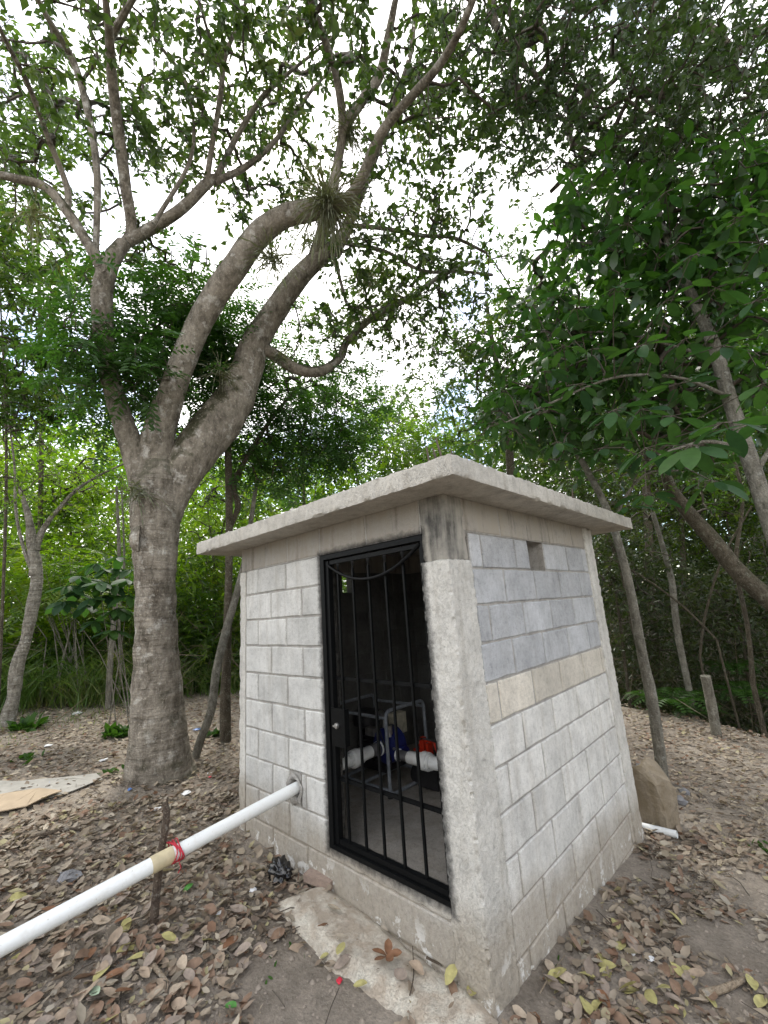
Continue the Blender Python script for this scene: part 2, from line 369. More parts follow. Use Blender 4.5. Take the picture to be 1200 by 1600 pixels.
def gridbox(name, x0, x1, y0, y1, z0, z1, step, amp, edge, m, parent=True, sc=14.):
    bm = bmesh.new(); lo = np.array([x0, y0, z0]); hi = np.array([x1, y1, z1])
    for ax in range(3):
        a, b = [i for i in range(3) if i != ax]
        na = max(1, int(round((hi[a]-lo[a])/step))); nb = max(1, int(round((hi[b]-lo[b])/step)))
        for s in (0, 1):
            g = {}
            for i in range(na+1):
                for j in range(nb+1):
                    p = [0, 0, 0]; p[ax] = (lo, hi)[s][ax]; p[a] = lo[a]+(hi[a]-lo[a])*i/na; p[b] = lo[b]+(hi[b]-lo[b])*j/nb
                    g[i, j] = bm.verts.new(p)
            for i in range(na):
                for j in range(nb):
                    q = [g[i, j], g[i+1, j], g[i+1, j+1], g[i, j+1]]
                    bm.faces.new(q)
    bmesh.ops.remove_doubles(bm, verts=bm.verts, dist=1e-4)
    bmesh.ops.recalc_face_normals(bm, faces=bm.faces)
    cen = (lo+hi)/2
    for v in bm.verts:
        p = np.array(v.co); k = sum(1 for i in range(3) if min(abs(p[i]-lo[i]), abs(p[i]-hi[i])) < 1e-5)
        q = v.co*sc; nn = mn.noise_vector(q)*amp*.6+mn.noise_vector(q*3.3)*amp*.7
        v.co += nn
        if k >= 2:
            e = edge*(.12+max(0, mn.noise(q*1.3+Vector((9, 3, 1))))*1.5+max(0, mn.noise(q*4))*.9)
            for i in range(3):
                if min(abs(p[i]-lo[i]), abs(p[i]-hi[i])) < 1e-5: v.co[i] += e*(1 if p[i] < cen[i] else -1)
    me = bpy.data.meshes.new(name); bm.to_mesh(me); bm.free()
    o = link(name, me, m, smooth=True)
    try: me.set_sharp_from_angle(angle=rad(32))
    except Exception: pass
    return P_(o) if parent is True else o

blk_cache = {}
def block_mesh(ln, ht, th, v, m):
    key = (round(ln, 2), round(ht, 3), round(th, 3), v, m.name)
    if key in blk_cache: return blk_cache[key]
    r = random.Random(int(key[0]*1000)*7+v*131); j = lambda a: r.uniform(-a, a)
    vs = []; hx, hz = ln/2, ht/2; c = .006
    prof = [(-hx, -hz), (-hx*.3, -hz), (hx*.35, -hz), (hx, -hz), (hx, 0), (hx, hz), (hx*.3, hz), (-hx*.35, hz), (-hx, hz), (-hx, 0)]
    n = len(prof)
    rim = [(a+j(.0035), b+j(.0035)) for a, b in prof]
    for yy, k in ((th/2, 0), (-th/2+c, 0), (-th/2, 1)):
        for (a, b) in rim:
            if k: a2, b2 = a*(1-c/hx)+j(.0012), b*(1-c/hz)+j(.0012)
            else: a2, b2 = a, b
            vs.append((a2, yy, b2))
    fs = [tuple(range(n)), tuple(range(2*n, 3*n))[::-1]]
    for q in range(2):
        for i in range(n): fs.append((q*n+i, (q+1)*n+i, (q+1)*n+(i+1) % n, q*n+(i+1) % n))
    me = mesh('block', vs, fs); me.materials.append(m); blk_cache[key] = me
    return me
def wall(name, axis, u0, u1, face, out, rows, mort):
    """axis 0: wall runs along x (face is y); 1: runs along y (face is x). rows: (z0,z1,[(a,b,[joints],mat)])"""
    mb = MB(); th = T; c = face-out*th/2
    blks = []
    for z0, z1, secs in rows:
        for a, b, joints, m in secs:
            r = .009
            if axis == 0: mb.box(a, b, c-th/2+r, c+th/2-r, z0, z1)
            else: mb.box(c-th/2+r, c+th/2-r, a, b, z0, z1)
            js = [a]+[q for q in joints if a+.04 < q < b-.04]+[b]
            for p, q in zip(js[:-1], js[1:]):
                blks.append(((p+q)/2, (z0+z1)/2, q-p-.018, z1-z0-.013, m))
    w = P_(mb.build(name, mort))
    for u, z, ln, ht, m in blks:
        if ln < .03: continue
        me = block_mesh(ln, ht, th, random.randrange(3), m)
        off = random.uniform(-.0015, .0015)
        o = link('block', me)
        if axis == 0: o.location = (u, c+off, z); o.rotation_euler = (0, 0, 0 if out < 0 else math.pi)
        else: o.location = (c+off, u, z); o.rotation_euler = (0, 0, math.pi/2 if out > 0 else -math.pi/2)
        ro = random.uniform(-.004, .004); o.rotation_euler.y += ro if axis == 0 else 0
        o.parent = w; o.matrix_parent_inverse = w.matrix_world.inverted() @ Matrix.Translation(-hut.location)
        o.matrix_parent_inverse = Matrix.Translation(-hut.location)@Matrix.Translation(hut.location)
    return w
rows = []
A_, B_ = (-1.87, -1.475), (-1.68, -1.285)
for k in range(10):                          # from the lintel down to z=.2
    z1 = 2.0-.2*k; js = A_ if k % 2 == 0 else B_
    if k < 9: rows.append((z1-.2, z1, [(-2.06, XL, js, M_front)]))
z1 = .2
rows[-1] = (.2, .4, [(-2.06, XL, A_, M_front)])
rows.append((0., .2, [(-2.06, XR, (-1.68, -1.285), M_front)]))
rows.append((-.2, 0., [(-2.06, XR, (-1.87, -1.475), M_front)]))
rows.append((-.4, -.2, [(-2.06, XR, (-1.68,), M_front)]))
# a hole broken through one block for the supply pipe
HX, HZ = -1.405, .50
r8 = [r for r in rows if abs(r[0]-.4) < .01][0]; i8 = rows.index(r8)
rows[i8] = (.4, .6, [(-2.06, HX-.065, (-1.68,), M_front), (HX+.065, XL, (-1.285,), M_front)])
wf = wall('front_wall', 0, -2.06, XR, 0., -1, rows, M_mort)
# sill under the gate
gridbox('door_sill', XL-.01, XR+.01, .004, T, .2, .252, .03, .003, .006, M_col)
srows = []
for k in range(12):
    z1 = 2.0-.2*k; z0 = z1-.2
    js = [.345+.405*i for i in range(5)] if k % 2 == 0 else [.56+.405*i for i in range(5)]
    m = M_blue if k < 4 else (M_beige if k == 4 else M_white)
    if k == 0: srows.append((z0, z1, [(.21, .935, (.335, .74), m), (1.175, 2.03, (1.59, 1.92), m)]))
    else: srows.append((z0, z1, [(.21, 2.03, js, m)]))
ws = wall('side_wall', 1, .21, 2.03, 0., 1, srows, M_mort)
lrows = []; brows = []
for k in range(12):
    z1 = 2.0-.2*k; z0 = z1-.2; js = [.35+.4*i for i in range(6)] if k % 2 else [.15+.4*i for i in range(6)]
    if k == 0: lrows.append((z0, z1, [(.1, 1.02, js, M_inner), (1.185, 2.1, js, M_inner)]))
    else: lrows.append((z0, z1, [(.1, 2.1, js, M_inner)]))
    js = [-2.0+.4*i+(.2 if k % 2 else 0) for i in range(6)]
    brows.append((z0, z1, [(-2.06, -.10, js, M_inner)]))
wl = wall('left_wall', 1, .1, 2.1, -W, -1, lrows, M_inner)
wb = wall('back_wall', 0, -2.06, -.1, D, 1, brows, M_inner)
# broken rim of cement round the pipe hole
mb = MB(); a = np.linspace(0, 2*math.pi, 22)
ring_v = []
for kk, (yy, rr) in enumerate(((-.006, .092), (-.012, .073), (-.002, .058), (.07, .055), (.128, .055))):
    for t in a[:-1]:
        f = 1+.16*mn.noise(Vector((math.cos(t)*2, math.sin(t)*2, kk*.3)))*(2 if kk < 2 else .6)
        ring_v.append((HX+math.cos(t)*rr*f, yy, HZ+math.sin(t)*rr*f))
nn = len(a)-1
mb.add(ring_v, [(k*nn+i, k*nn+(i+1) % nn, (k+1)*nn+(i+1) % nn, (k+1)*nn+i) for k in range(4) for i in range(nn)])
mb.box(HX-.066, HX-.056, .004, .134, .402, .598); mb.box(HX+.056, HX+.066, .004, .134, .402, .598)
mb.box(HX-.056, HX+.056, .004, .134, .402, HZ-.05); mb.box(HX-.056, HX+.056, .004, .134, HZ+.05, .598)
P_(mb.build('pipe_hole_collar', M_mort))
# ring beam, cast in block moulds: pieces around the top
def beam(axis, a, b, face, out, joints, m):
    js = [a]+[j for j in joints if a+.05 < j < b-.05]+[b]
    mb = MB(); th = T; c = face-out*th/2; r = .004
    if axis == 0: mb.box(a, b, c-th/2+r, c+th/2-r, ZR, ZS0)
    else: mb.box(c-th/2+r, c+th/2-r, a, b, ZR, ZS0)
    w = P_(mb.build('ring_beam', M_mort))
    for p, q in zip(js[:-1], js[1:]):
        me = block_mesh(q-p-.010, ZS0-ZR-.006, th, random.randrange(3), m); o = link('beam_block', me)
        if axis == 0: o.location = ((p+q)/2, c, (ZR+ZS0)/2); o.rotation_euler = (0, 0, 0 if out < 0 else math.pi)
        else: o.location = (c, (p+q)/2, (ZR+ZS0)/2); o.rotation_euler = (0, 0, math.pi/2 if out > 0 else -math.pi/2)
        o.parent = w; o.matrix_parent_inverse = Matrix()
beam(0, -2.13, -.165, 0., -1, (-1.98, -1.75, -1.45, -1.06, -.60), M_ring)
beam(1, .16, 2.12, 0., 1, (.58, .95, 1.3, 1.75), M_ring)
beam(1, .02, 2.18, -W, -1, (.4, .8, 1.2, 1.6, 2.), M_ring)
beam(0, -2.0, -.15, D, 1, (-1.6, -1.2, -.8, -.4), M_ring)
# corner columns
gridbox('corner_column', -W, -2.06, -.004, .1, -.4, ZR, .03, .004, .009, M_col)
gridbox('corner_column', -.18, .006, -.012, .215, -.5, 1.842, .013, .005, .012, M_col, sc=30)
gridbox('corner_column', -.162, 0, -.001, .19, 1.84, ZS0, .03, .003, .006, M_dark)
gridbox('corner_column', -.17, .012, 2.02, D+.01, -.6, ZS0-.002, .016, .007, .012, M_col, sc=24)
gridbox('corner_column', -W-.004, -2.05, 2.1, D+.004, -.3, ZS0-.002, .05, .004, .008, M_col)
# roof slab
sl = gridbox('roof_slab', -2.50, .235, -.235, 2.70, ZS0, ZS1, .018, .0030, .008, M_slab, sc=16)
mb = MB()                                     # crumbs of hardened concrete left on the roof edge
for i in range(110):
    if random.random() < .6: x, y = random.uniform(-2.4, .1), random.uniform(-.22, -.02)
    else: x, y = random.uniform(-.2, .2), random.uniform(-.2, 2.5)
    s = random.uniform(.008, .028); z = ZS1+.002
    q = [(x+math.cos(t)*s*random.uniform(.7, 1.2), y+math.sin(t)*s*random.uniform(.7, 1.2), z-.006) for t in np.arange(5)*1.257]
    mb.add(q+[(x, y, z+s*random.uniform(.3, .8))], [(k, (k+1) % 5, 5) for k in range(5)])
tag(P_(mb.build('roof_crumbs', M_slab)), kind='stuff')
fl = gridbox('floor', -2.01, -.14, .14, 2.06, .05, .222, .05, .003, .003, M_floor)
# starter bars sticking out of the slab over the columns
for (px, py, hx) in ((662, 692, .12), (676, 690, .15), (684, 688, .16), (655, 700, .1), (690, 686, .17), (887, 748, .12), (898, 752, .14), (894, 746, .15)):
    p = onplane(px, 720 if px < 800 else 770, 2, ZS1) if False else None
for (x, y, h) in ((-.14, .10, .22), (-.05, .10, .25), (-.15, .2, .24), (-.06, .22, .2), (-.12, 2.04, .24), (-.05, 2.06, .26), (-.13, 2.14, .22), (-.05, 2.15, .2), (-2.1, .05, .12), (-2.04, .1, .13)):
    mb = MB(); mb.tube([(x, y, ZS1-.02), (x+.004, y, ZS1+h*.5), (x+random.uniform(-.02, .02), y+random.uniform(-.02, .02), ZS1+h)], .0055, 6)
    P_(mb.build('rebar', M_rust))

# gate
YG = .035
mb = MB(); s = .025
mb.box(XL, XL+.038, YG-.03, YG+.03, .252, 1.995); mb.box(XR-.016, XR, YG-.03, YG+.03, .252, 1.995)
mb.box(XL+.038, XR-.016, YG-.03, YG+.03, 1.965, 1.995); mb.box(XL+.038, XR-.016, YG-.03, YG+.03, .252, .275)
mb.box(XL+.042, XL+.072, YG-.018, YG+.018, .282, 1.955); mb.box(XR-.040, XR-.020, YG-.014, YG+.014, .282, 1.955)
mb.box(XL+.078, XR-.040, YG-.016, YG+.016, .282, .308); mb.box(XL+.078, XR-.040, YG-.012, YG+.012, 1.93, 1.955)
gate = P_(mb.build('gate', M_black))
def gch(mb, name, m=M_black, smooth=False):
    o = mb.build(name, m, smooth=smooth); o.parent = gate; return o
def arc_z(x):
    t = (x-(XL+.04))/(XR-XL-.08); return 1.945-.145*4*t*(1-t)
for i, x in enumerate((-.915, -.772, -.628, -.485, -.342)):
    mb = MB(); mb.box(x-.0065, x+.0065, YG-.0065, YG+.0065, .31, 1.885); gch(mb, 'bar')
    mb = MB(); z = 1.875
    mb.add([(x, YG, z)]+[(x+.016*math.cos(t), YG+.008*math.sin(t), z+.045) for t in np.arange(6)*1.0472]+[(x, YG, z+.10)],
           [(0, 1+i, 1+(i+1) % 6) for i in range(6)]+[(7, 1+(i+1) % 6, 1+i) for i in range(6)])
    gch(mb, 'spearhead')
mb = MB(); xs = np.linspace(XL+.06, XR-.03, 26); mb.tube([(x, YG-.016, arc_z(x)) for x in xs], .010, 8); gch(mb, 'arched_bar', smooth=True)
mb = MB(); mb.box(XL+.07, XR-.06, YG+.008, YG+.022, 1.195, 1.215); gch(mb, 'rail')
mb = MB(); mb.box(XL+.07, XR-.06, YG+.008, YG+.022, .612, .632); gch(mb, 'rail')
mb = MB(); mb.box(XL+.055, -.885, YG-.026, YG-.018, .815, 1.035); mb.box(XL+.06, -.89, YG-.018, YG+.016, .82, 1.03); gch(mb, 'lock_box')
mb = MB(); mb.cyl((-.955, YG-.024, .935), (-.955, YG-.036, .935), .017); mb.cyl((-.955, YG-.036, .935), (-.955, YG-.044, .935), .009); mb.box(-.975, -.935, YG-.046, YG-.04, .93, .94)
gch(mb, 'lock_cylinder', M_alu)

# ------------------------------------------------------------------ pump and its pipes
pump = empty('water_pump', (-1.5, 1.0, .222), 'portable engine water pump in a grey tube frame behind the gate', 'water pump')
def PP(o): o.parent = pump; o.matrix_parent_inverse = Matrix.Translation(-pump.location); return o
x0, x1, y0, y1, z0, z1 = -1.88, -1.28, .765, 1.24, .24, .83
def rounded(pts, r=.06, closed=True):
    out = []; n = len(pts)
    for i in range(n):
        p = np.array(pts[i], float)
        if not closed and i in (0, n-1): out.append(p); continue
        a = nrm(np.array(pts[i-1])-p); b = nrm(np.array(pts[(i+1) % n])-p)
        for t in np.linspace(0, 1, 6): out.append(p+a*r*(1-t)**2+b*r*t**2)
    if closed: out.append(out[0])
    return out
mb = MB()
for x in (x0, x1):
    mb.tube(rounded([(x, y0, z0), (x, y0, z1), (x, y1, z1), (x, y1, z0)]), .014, 8, False)
for (y, z) in ((y0, z1-.05), (y1, z1-.05), (y0, z0+.03), (y1, z0+.03)): mb.cyl((x0, y, z), (x1, y, z), .013, n=8)
mb.cyl((-1.58, y0, z0+.03), (-1.58, y1, z0+.03), .013, n=8)
PP(mb.build('tube_frame', M_tubeg, smooth=True))
mb = MB(); mb.box(-1.80, -1.50, .95, 1.20, .30, .56); mb.cyl((-1.82, 1.07, .47), (-1.48, 1.07, .47), .12, n=20)
for i in range(7): mb.box(-1.70, -1.56, .88+.0, 1.0, .40+i*.028, .412+i*.028)
PP(mb.build('engine', M_engine, smooth=False))
mb = MB(); mb.tube([(-1.80, 1.05, .60), (-1.80, 1.05, .62), (-1.80, 1.05, .73), (-1.80, 1.05, .76)], [.0, .12, .12, .02], 20); PP(mb.build('fuel_tank', M_engine, smooth=True))
mb = MB(); mb.box(-1.50, -1.42, 1.02, 1.16, .58, .74); PP(mb.build('air_filter_cover', M_tankw))
mb = MB(); mb.tube([(HX, .84, .54), (HX, .86, .54), (HX, .97, .54), (HX, 1.0, .54)], [.09, .13, .14, .10], 24); mb.cyl((HX+.04, .92, .50), (HX+.17, .92, .50), .05); mb.cyl((HX, .78, .54), (HX, .85, .54), .05)
PP(mb.build('pump_body', M_bluep, smooth=True))
mb = MB(); mb.tube([(HX-.02, .90, .66), (HX-.01, .9, .74), (HX-.12, .96, .76), (HX-.2, 1.0, .7)], .022, 8); mb.cyl((HX+.06, .86, .62), (HX+.06, .86, .70), .028); mb.box(HX-.2, HX-.1, .84, .9, .60, .66)
PP(mb.build('carburettor', M_alu, smooth=True))
mb = MB(); mb.cyl((HX, .70, .54), (HX, .79, .54), .046); PP(mb.build('inlet_nipple', M_grey, smooth=True))
mb = MB(); mb.cyl((HX, .785, .54), (HX, .80, .54), .055); PP(mb.build('inlet_collar', M_pvc, smooth=True))
mb = MB(); mb.cyl((-1.245, .86, .50), (-1.15, .86, .50), .036); PP(mb.build('outlet_nipple', M_grey, smooth=True))
mb = MB(); mb.cyl((-1.262, .86, .50), (-1.245, .86, .50), .045); PP(mb.build('outlet_collar', M_pvc, smooth=True))
mb = MB(); mb.cyl((-1.15, .86, .50), (-1.02, .86, .50), .044); mb.cyl((-1.04, .86, .50), (-1.01, .86, .50), .052); mb.cyl((-1.01, .86, .50), (-.955, .86, .50), .064); mb.cyl((-.955, .86, .5), (-.93, .86, .5), .055)
PP(mb.build('outlet_union', M_pvc, smooth=True))
mb = MB(); mb.tube(rounded([(-.95, .86, .50), (-.84, .86, .50), (-.84, 1.1, .51)], .07, False), .045, 16); mb.cyl((-.84, 1.0, .505), (-.84, 2.1, .53), .041)
PP(mb.build('outlet_pipe', M_pvc, smooth=True))
mb = MB(); mb.box(-1.22, -1.10, 1.0, 1.06, .50, .515)
mb.tube(rounded([(-1.22, 1.05, .52), (-1.14, 1.05, .57), (-1.05, 1.05, .58), (-1.02, 1.05, .5)], .02, False), .010, 8); mb.box(-1.17, -1.13, 1.02, 1.06, .50, .60); mb.box(-1.09, -1.07, 1.0, 1.06, .48, .57)
mb.box(-1.0, -.93, 1.03, 1.09, .46, .62); PP(mb.build('red_guard', M_red))
mb = MB(); mb.box(-1.22, -1.02, 1.02, 1.2, .24, .46); mb.cyl((-1.3, 1.10, .3), (-1.0, 1.10, .3), .07); PP(mb.build('mount_block', M_engine))
for (x, y) in ((x0, y0), (x1, y0), (x0, y1), (x1, y1)):
    mb = MB(); mb.cyl((x, y, .222), (x, y, .235), .022, n=10); PP(mb.build('foot', M_engine))

mb = MB(); mb.tube(catmull([(-1.45, .86, .66), (-1.36, .80, .60), (-1.32, .84, .45), (-1.42, .90, .34)], 5), .006, 6); PP(mb.build('cable', M_engine, smooth=True))
mb = MB(); mb.tube(catmull([(-1.3, 1.15, .66), (-1.15, 1.0, .60), (-1.05, .95, .62), (-.9, 1.1, .55)], 5), .007, 6); PP(mb.build('fuel_hose', M_engine, smooth=True))
for a_ in np.arange(6)*1.047:
    mb = MB(); bx_, bz_ = HX+.112*math.cos(a_), .54+.112*math.sin(a_); mb.cyl((bx_, .845, bz_), (bx_, .865, bz_), .011, n=6); PP(mb.build('bolt', M_alu))
# supply pipe through the front wall, held on a stake
def pz(y): return .50+(y*.095 if y < 0 else y*.07)
sp = empty('supply_pipe', (HX, -1.2, pz(-1.2)), 'long white plastic pipe running from the hole in the front wall to the lower left', 'pipe')
def SP(o): o.parent = sp; o.matrix_parent_inverse = Matrix.Translation(-sp.location); return o
mb = MB(); mb.tube([(HX, y, pz(y)) for y in (-4.2, -3, -2, -1.4, -.80)], .037, 24); SP(mb.build('pipe_length', M_pvc, smooth=True))
mb = MB(); mb.tube([(HX, y, pz(y)) for y in (-.80, -.3, 0., .3, .5)], .0355, 24); SP(mb.build('pipe_length', M_pvc, smooth=True))
mb = MB(); mb.tube([(HX, -.88, pz(-.88)), (HX, -.775, pz(-.775))], .0405, 24); tag(SP(mb.build('coupling', M_pvcold, smooth=True)), 'yellowed pipe coupling')
mb = MB(); mb.tube([(HX, .47, .535), (HX, .50, .535), (HX, .51, .536), (HX, .56, .538), (HX, .565, .538), (HX, .60, .54), (HX, .61, .54), (HX, .705, .54)], [.048, .05, .064, .064, .056, .056, .046, .044], 24)
SP(mb.build('pipe_union', M_pvc, smooth=True))
# stake
sg = gp(266, 1482); SX, SY = HX-.062, -.80
s0 = np.array([SX-.01, SY-.03, gz(SX, SY)-.08]); stz = .62
mb = MB(); pts = catmull([s0, s0+[.0, .01, .25], [SX-.012, SY, .46], [SX+.004, SY+.01, .60], [SX+.0, SY+.0, .665]], 5)
rr = np.interp(np.linspace(0, 1, len(pts)), [0, .3, .7, 1], [.023, .020, .019, .016])*(1+.1*wav(pts, 30))
mb.tube(pts, rr, 10); mb.tube([pts[-3], pts[-3]+[.02, 0, .05]], [.009, .006], 6)
tag(mb.build('wooden_stake', M_wood, smooth=True), 'rough brown wooden stake driven in the ground, propping the long white pipe', 'stake')
mb = MB()
for k in range(4):
    yy = -.775+.012*k; t = np.linspace(0, 2*math.pi, 20)
    mb.tube([(HX-.025+.078*math.cos(q), yy+.01*math.sin(q*2+k), pz(yy)+.045*math.sin(q)) for q in t], .0032, 5, False)
mb.tube([(HX+.05, -.76, pz(-.7)-.03), (HX+.055, -.75, pz(-.7)-.06), (HX+.045, -.76, pz(-.7)-.085)], .0022, 5)
mb.tube([(HX-.1, -.77, pz(-.7)+.02), (HX-.12, -.78, pz(-.7)+.03), (HX-.13, -.76, pz(-.7)-.03)], .003, 5)
tag(mb.build('tie_cord', M_cord, smooth=True), 'red cord wound round the white pipe and its stake', 'cord')
# stub pipe behind the back corner
p0 = onplane(1000, 1290, 1, 2.36); p1 = onplane(1058, 1304, 1, 2.36)
dd = nrm(p1-p0); mb = MB(); mb.tube([p0-dd*.25, p1], .026, 20, False); mb.tube([p1, p1-dd*.04], [.022, .022], 20, False)
mb.add([tuple(p1)], [])
tag(mb.build('drain_pipe', M_pvc, smooth=True), 'short white plastic pipe end sticking out behind the right rear corner of the hut', 'pipe')

# ------------------------------------------------------------------ concrete apron in front of the gate
def inside(P, poly):
    x, y = P[..., 0], P[..., 1]; r = np.zeros(x.shape, bool); n = len(poly)
    for i in range(n):
        (xa, ya), (xb, yb) = poly[i], poly[(i+1) % n]
        if ya == yb: continue
        c = ((ya > y) != (yb > y)) & (x < (xb-xa)*(y-ya)/(yb-ya)+xa); r ^= c
    return r
def polydist(P, poly):
    d = np.full(P.shape[:-1], 9.); n = len(poly)
    for i in range(n):
        a = np.array(poly[i]); b = np.array(poly[(i+1) % n]); ab = b-a
        t = np.clip(((P-a)@ab)/(ab@ab), 0, 1); d = np.minimum(d, np.linalg.norm(P-a-t[..., None]*ab, axis=-1))
    return np.where(inside(P, poly), d, -d)
AP = [tuple(gp(*q)[:2]) for q in ((438, 1415), (478, 1470), (520, 1515), (575, 1550), (640, 1590))]
AP += [tuple(gp(680, 1690)[:2]), tuple(gp(790, 1690)[:2]), tuple(gp(765, 1560)[:2]), (-.1, .03), (-1.15, .03)]
def patch(name, poly, h, m, step=.02, rough=.012, kind=None):
    A = np.array(poly); lo, hi = A.min(0)-.05, A.max(0)+.05
    xs = np.arange(lo[0], hi[0], step); ys = np.arange(lo[1], hi[1], step)
    X, Y = np.meshgrid(xs, ys, indexing='ij'); P = np.stack([X, Y], -1)
    dj = polydist(P, poly)+.035*wav(P, 9, 8)+.02*wav(P, 30, 8, 4)
    Z = ground_h(X, Y)+h*sm(-.03, .07, dj)-.03*(dj < -.02)+rough*(wav(P, 38, 10, 2)*.6+wav(P, 90, 8, 6)*.4)*sm(0, .05, dj)
    n1, n2 = X.shape; i = np.arange(n1*n2).reshape(n1, n2)
    F = np.stack([i[:-1, :-1], i[1:, :-1], i[1:, 1:], i[:-1, 1:]], -1).reshape(-1, 4)
    keep = (dj > -.03)[:-1, :-1].ravel(); F = F[keep]
    used = np.unique(F); mp = np.full(n1*n2, -1); mp[used] = np.arange(len(used))
    me = fast_mesh(name, np.stack([X, Y, Z], -1).reshape(-1, 3)[used], [mp[F]])
    return link(name, me, m, smooth=True)
tag(patch('concrete_apron', AP, .045, M_apron, .014, .009), kind='structure')

# ------------------------------------------------------------------ leaves
T2 = (np.array([(0, 0, 0), (.45, .5, .06), (.5, -.5, .06), (1, 0, -.03)]), [np.array([(0, 3, 1), (0, 2, 3)])])
TB = (np.array([(0, 0, 0), (.4, .5, 0), (.4, -.5, 0), (1, 0, 0)]), [np.array([(0, 3, 1), (0, 2, 3)])])
T6 = (np.array([(0, 0, 0), (.3, .42, .05), (.3, -.42, .05), (.68, .42, .04), (.68, -.42, .04), (1, 0, -.06)]), [np.array([(0, 2, 1), (3, 4, 5)]), np.array([(1, 2, 4, 3)])])
T8 = (np.array([(0, 0, 0), (.28, .4, .09), (.3, 0, .0), (.28, -.4, .09), (.66, .42, .07), (.66, 0, -.02), (.66, -.42, .07), (1, 0, -.10)]),
      [np.array([(0, 2, 1), (0, 3, 2), (4, 5, 7), (5, 6, 7)]), np.array([(1, 2, 5, 4), (2, 3, 6, 5)])])
TD = (np.array([(0, 0, .06), (.25, .36, .09), (.3, 0, .0), (.28, -.38, .06), (.6, .46, .08), (.66, 0, .02), (.62, -.44, .13), (1, 0, .10)]), T8[1])
TE = (np.array([(0, 0, .02), (.2, .42, .10), (.3, 0, .0), (.2, -.45, .03), (.7, .5, .02), (.66, 0, .05), (.55, -.5, .16), (.86, -.12, .03)]), T8[1])
def leaves(P, Dr, Nr, Ln, Wd, tpl=T2):
    Dr = nrm(Dr); S = nrm(np.cross(Nr, Dr)); Nn = np.cross(Dr, S); t, F = tpl; k = len(t); n = len(P)
    V = (P[:, None]+Dr[:, None]*t[None, :, :1]*Ln[:, None, None]+S[:, None]*t[None, :, 1:2]*Wd[:, None, None]+Nn[:, None]*t[None, :, 2:3]*Ln[:, None, None]).reshape(-1, 3)
    off = (np.arange(n)*k)[:, None, None]
    return V, [(f[None]+off).reshape(-1, f.shape[1]) for f in F]
def whorl(A, Tw, k, L, ratio, droop=.3, spread=.06, tpl=T2, up=.8, back=0.):
    """k leaves round each shoot tip A pointing along Tw"""
    n = len(A); I = np.repeat(np.arange(n), k); m = len(I)
    rv = nrm(RNG.normal(size=(m, 3))*[1, 1, .6])
    Dv = nrm(Tw[I]*.5+rv*1.0-np.array([0, 0, droop]))
    P = A[I]-Tw[I]*RNG.uniform(0, spread, (m, 1))+RNG.normal(size=(m, 3))*spread*.25
    Nv = nrm(RNG.normal(size=(m, 3))*.55+np.array([0, 0, up]))
    Ln = L*RNG.uniform(.6, 1.2, m); return P, Dv, Nv, Ln, Ln*ratio
class Leafy:
    def __init__(s): s.V = []; s.F = []; s.n = 0
    def add(s, P, Dv, Nv, Ln, Wd, tpl=T2):
        V, F = leaves(P, Dv, Nv, Ln, Wd, tpl); s.F += [f+s.n for f in F]; s.V.append(V); s.n += len(V)
    def build(s, name, m, parent=None, loc=None):
        by = {}
        for f in s.F: by.setdefault(f.shape[1], []).append(f)
        me = fast_mesh(name, np.concatenate(s.V)-(np.array(loc) if loc is not None else 0), [np.concatenate(v) for v in by.values()])
        o = link(name, me, m, parent); return o

def ellip(px, py, rx, ry, d0, d1, n):
    out = []
    a = RNG.uniform(0, 6.283, n); r = np.sqrt(RNG.uniform(0, 1, n)); X = px+rx*r*np.cos(a); Y = py+ry*r*np.sin(a)
    s = RNG.uniform(d0, d1, n)
    return np.array([ats(x, y, q) for x, y, q in zip(X, Y, s)])
def clumped(c, n, frac=6, rad_=.45):
    """points in an ellipse, gathered in small clumps"""
    k = max(3, n//frac); base = ellip(*c, k); I = RNG.integers(0, k, n)
    return base[I]+RNG.normal(size=(n, 3))*rad_*np.array([1, 1, .6])*.5

def limb_geo(path, dist, f=.78, k=6):
    """path: (px,py,r_px[,hd]); dist default horizontal distance or list"""
    P = []; R = []
    for i, q in enumerate(path):
        hd = q[3] if len(q) > 3 else dist
        p = at(q[0], q[1], hd); P.append(p); R.append(f*q[2]*depth(p)/FPX)
    P = catmull(P, k); R = np.interp(np.linspace(0, 1, len(P)), np.linspace(0, 1, len(R)), R)
    return P, R
def add_limb(mb, P, R, n=14, lump=.08):
    V, F = tube_geo(P, R, n)
    V = V.reshape(len(P), n, 3); dirv = nrm(V-P[:, None]); s = 1/np.maximum(R, .02)
    f = lump*R[:, None]*(wav(V*3.0, 2.2, 8)+.6*wav(V*9, 2.5, 8, 5)+(.5*wav(V*26, 2.5, 10, 11) if n > 20 else 0))
    V = V+dirv*f[..., None]; V = V.reshape(-1, 3); mb.add(V, F)
    b = len(mb.v)-len(V); mb.f.append(tuple(b+i for i in range(n))[::-1]); mb.f.append(tuple(b+(len(P)-1)*n+i for i in range(n)))

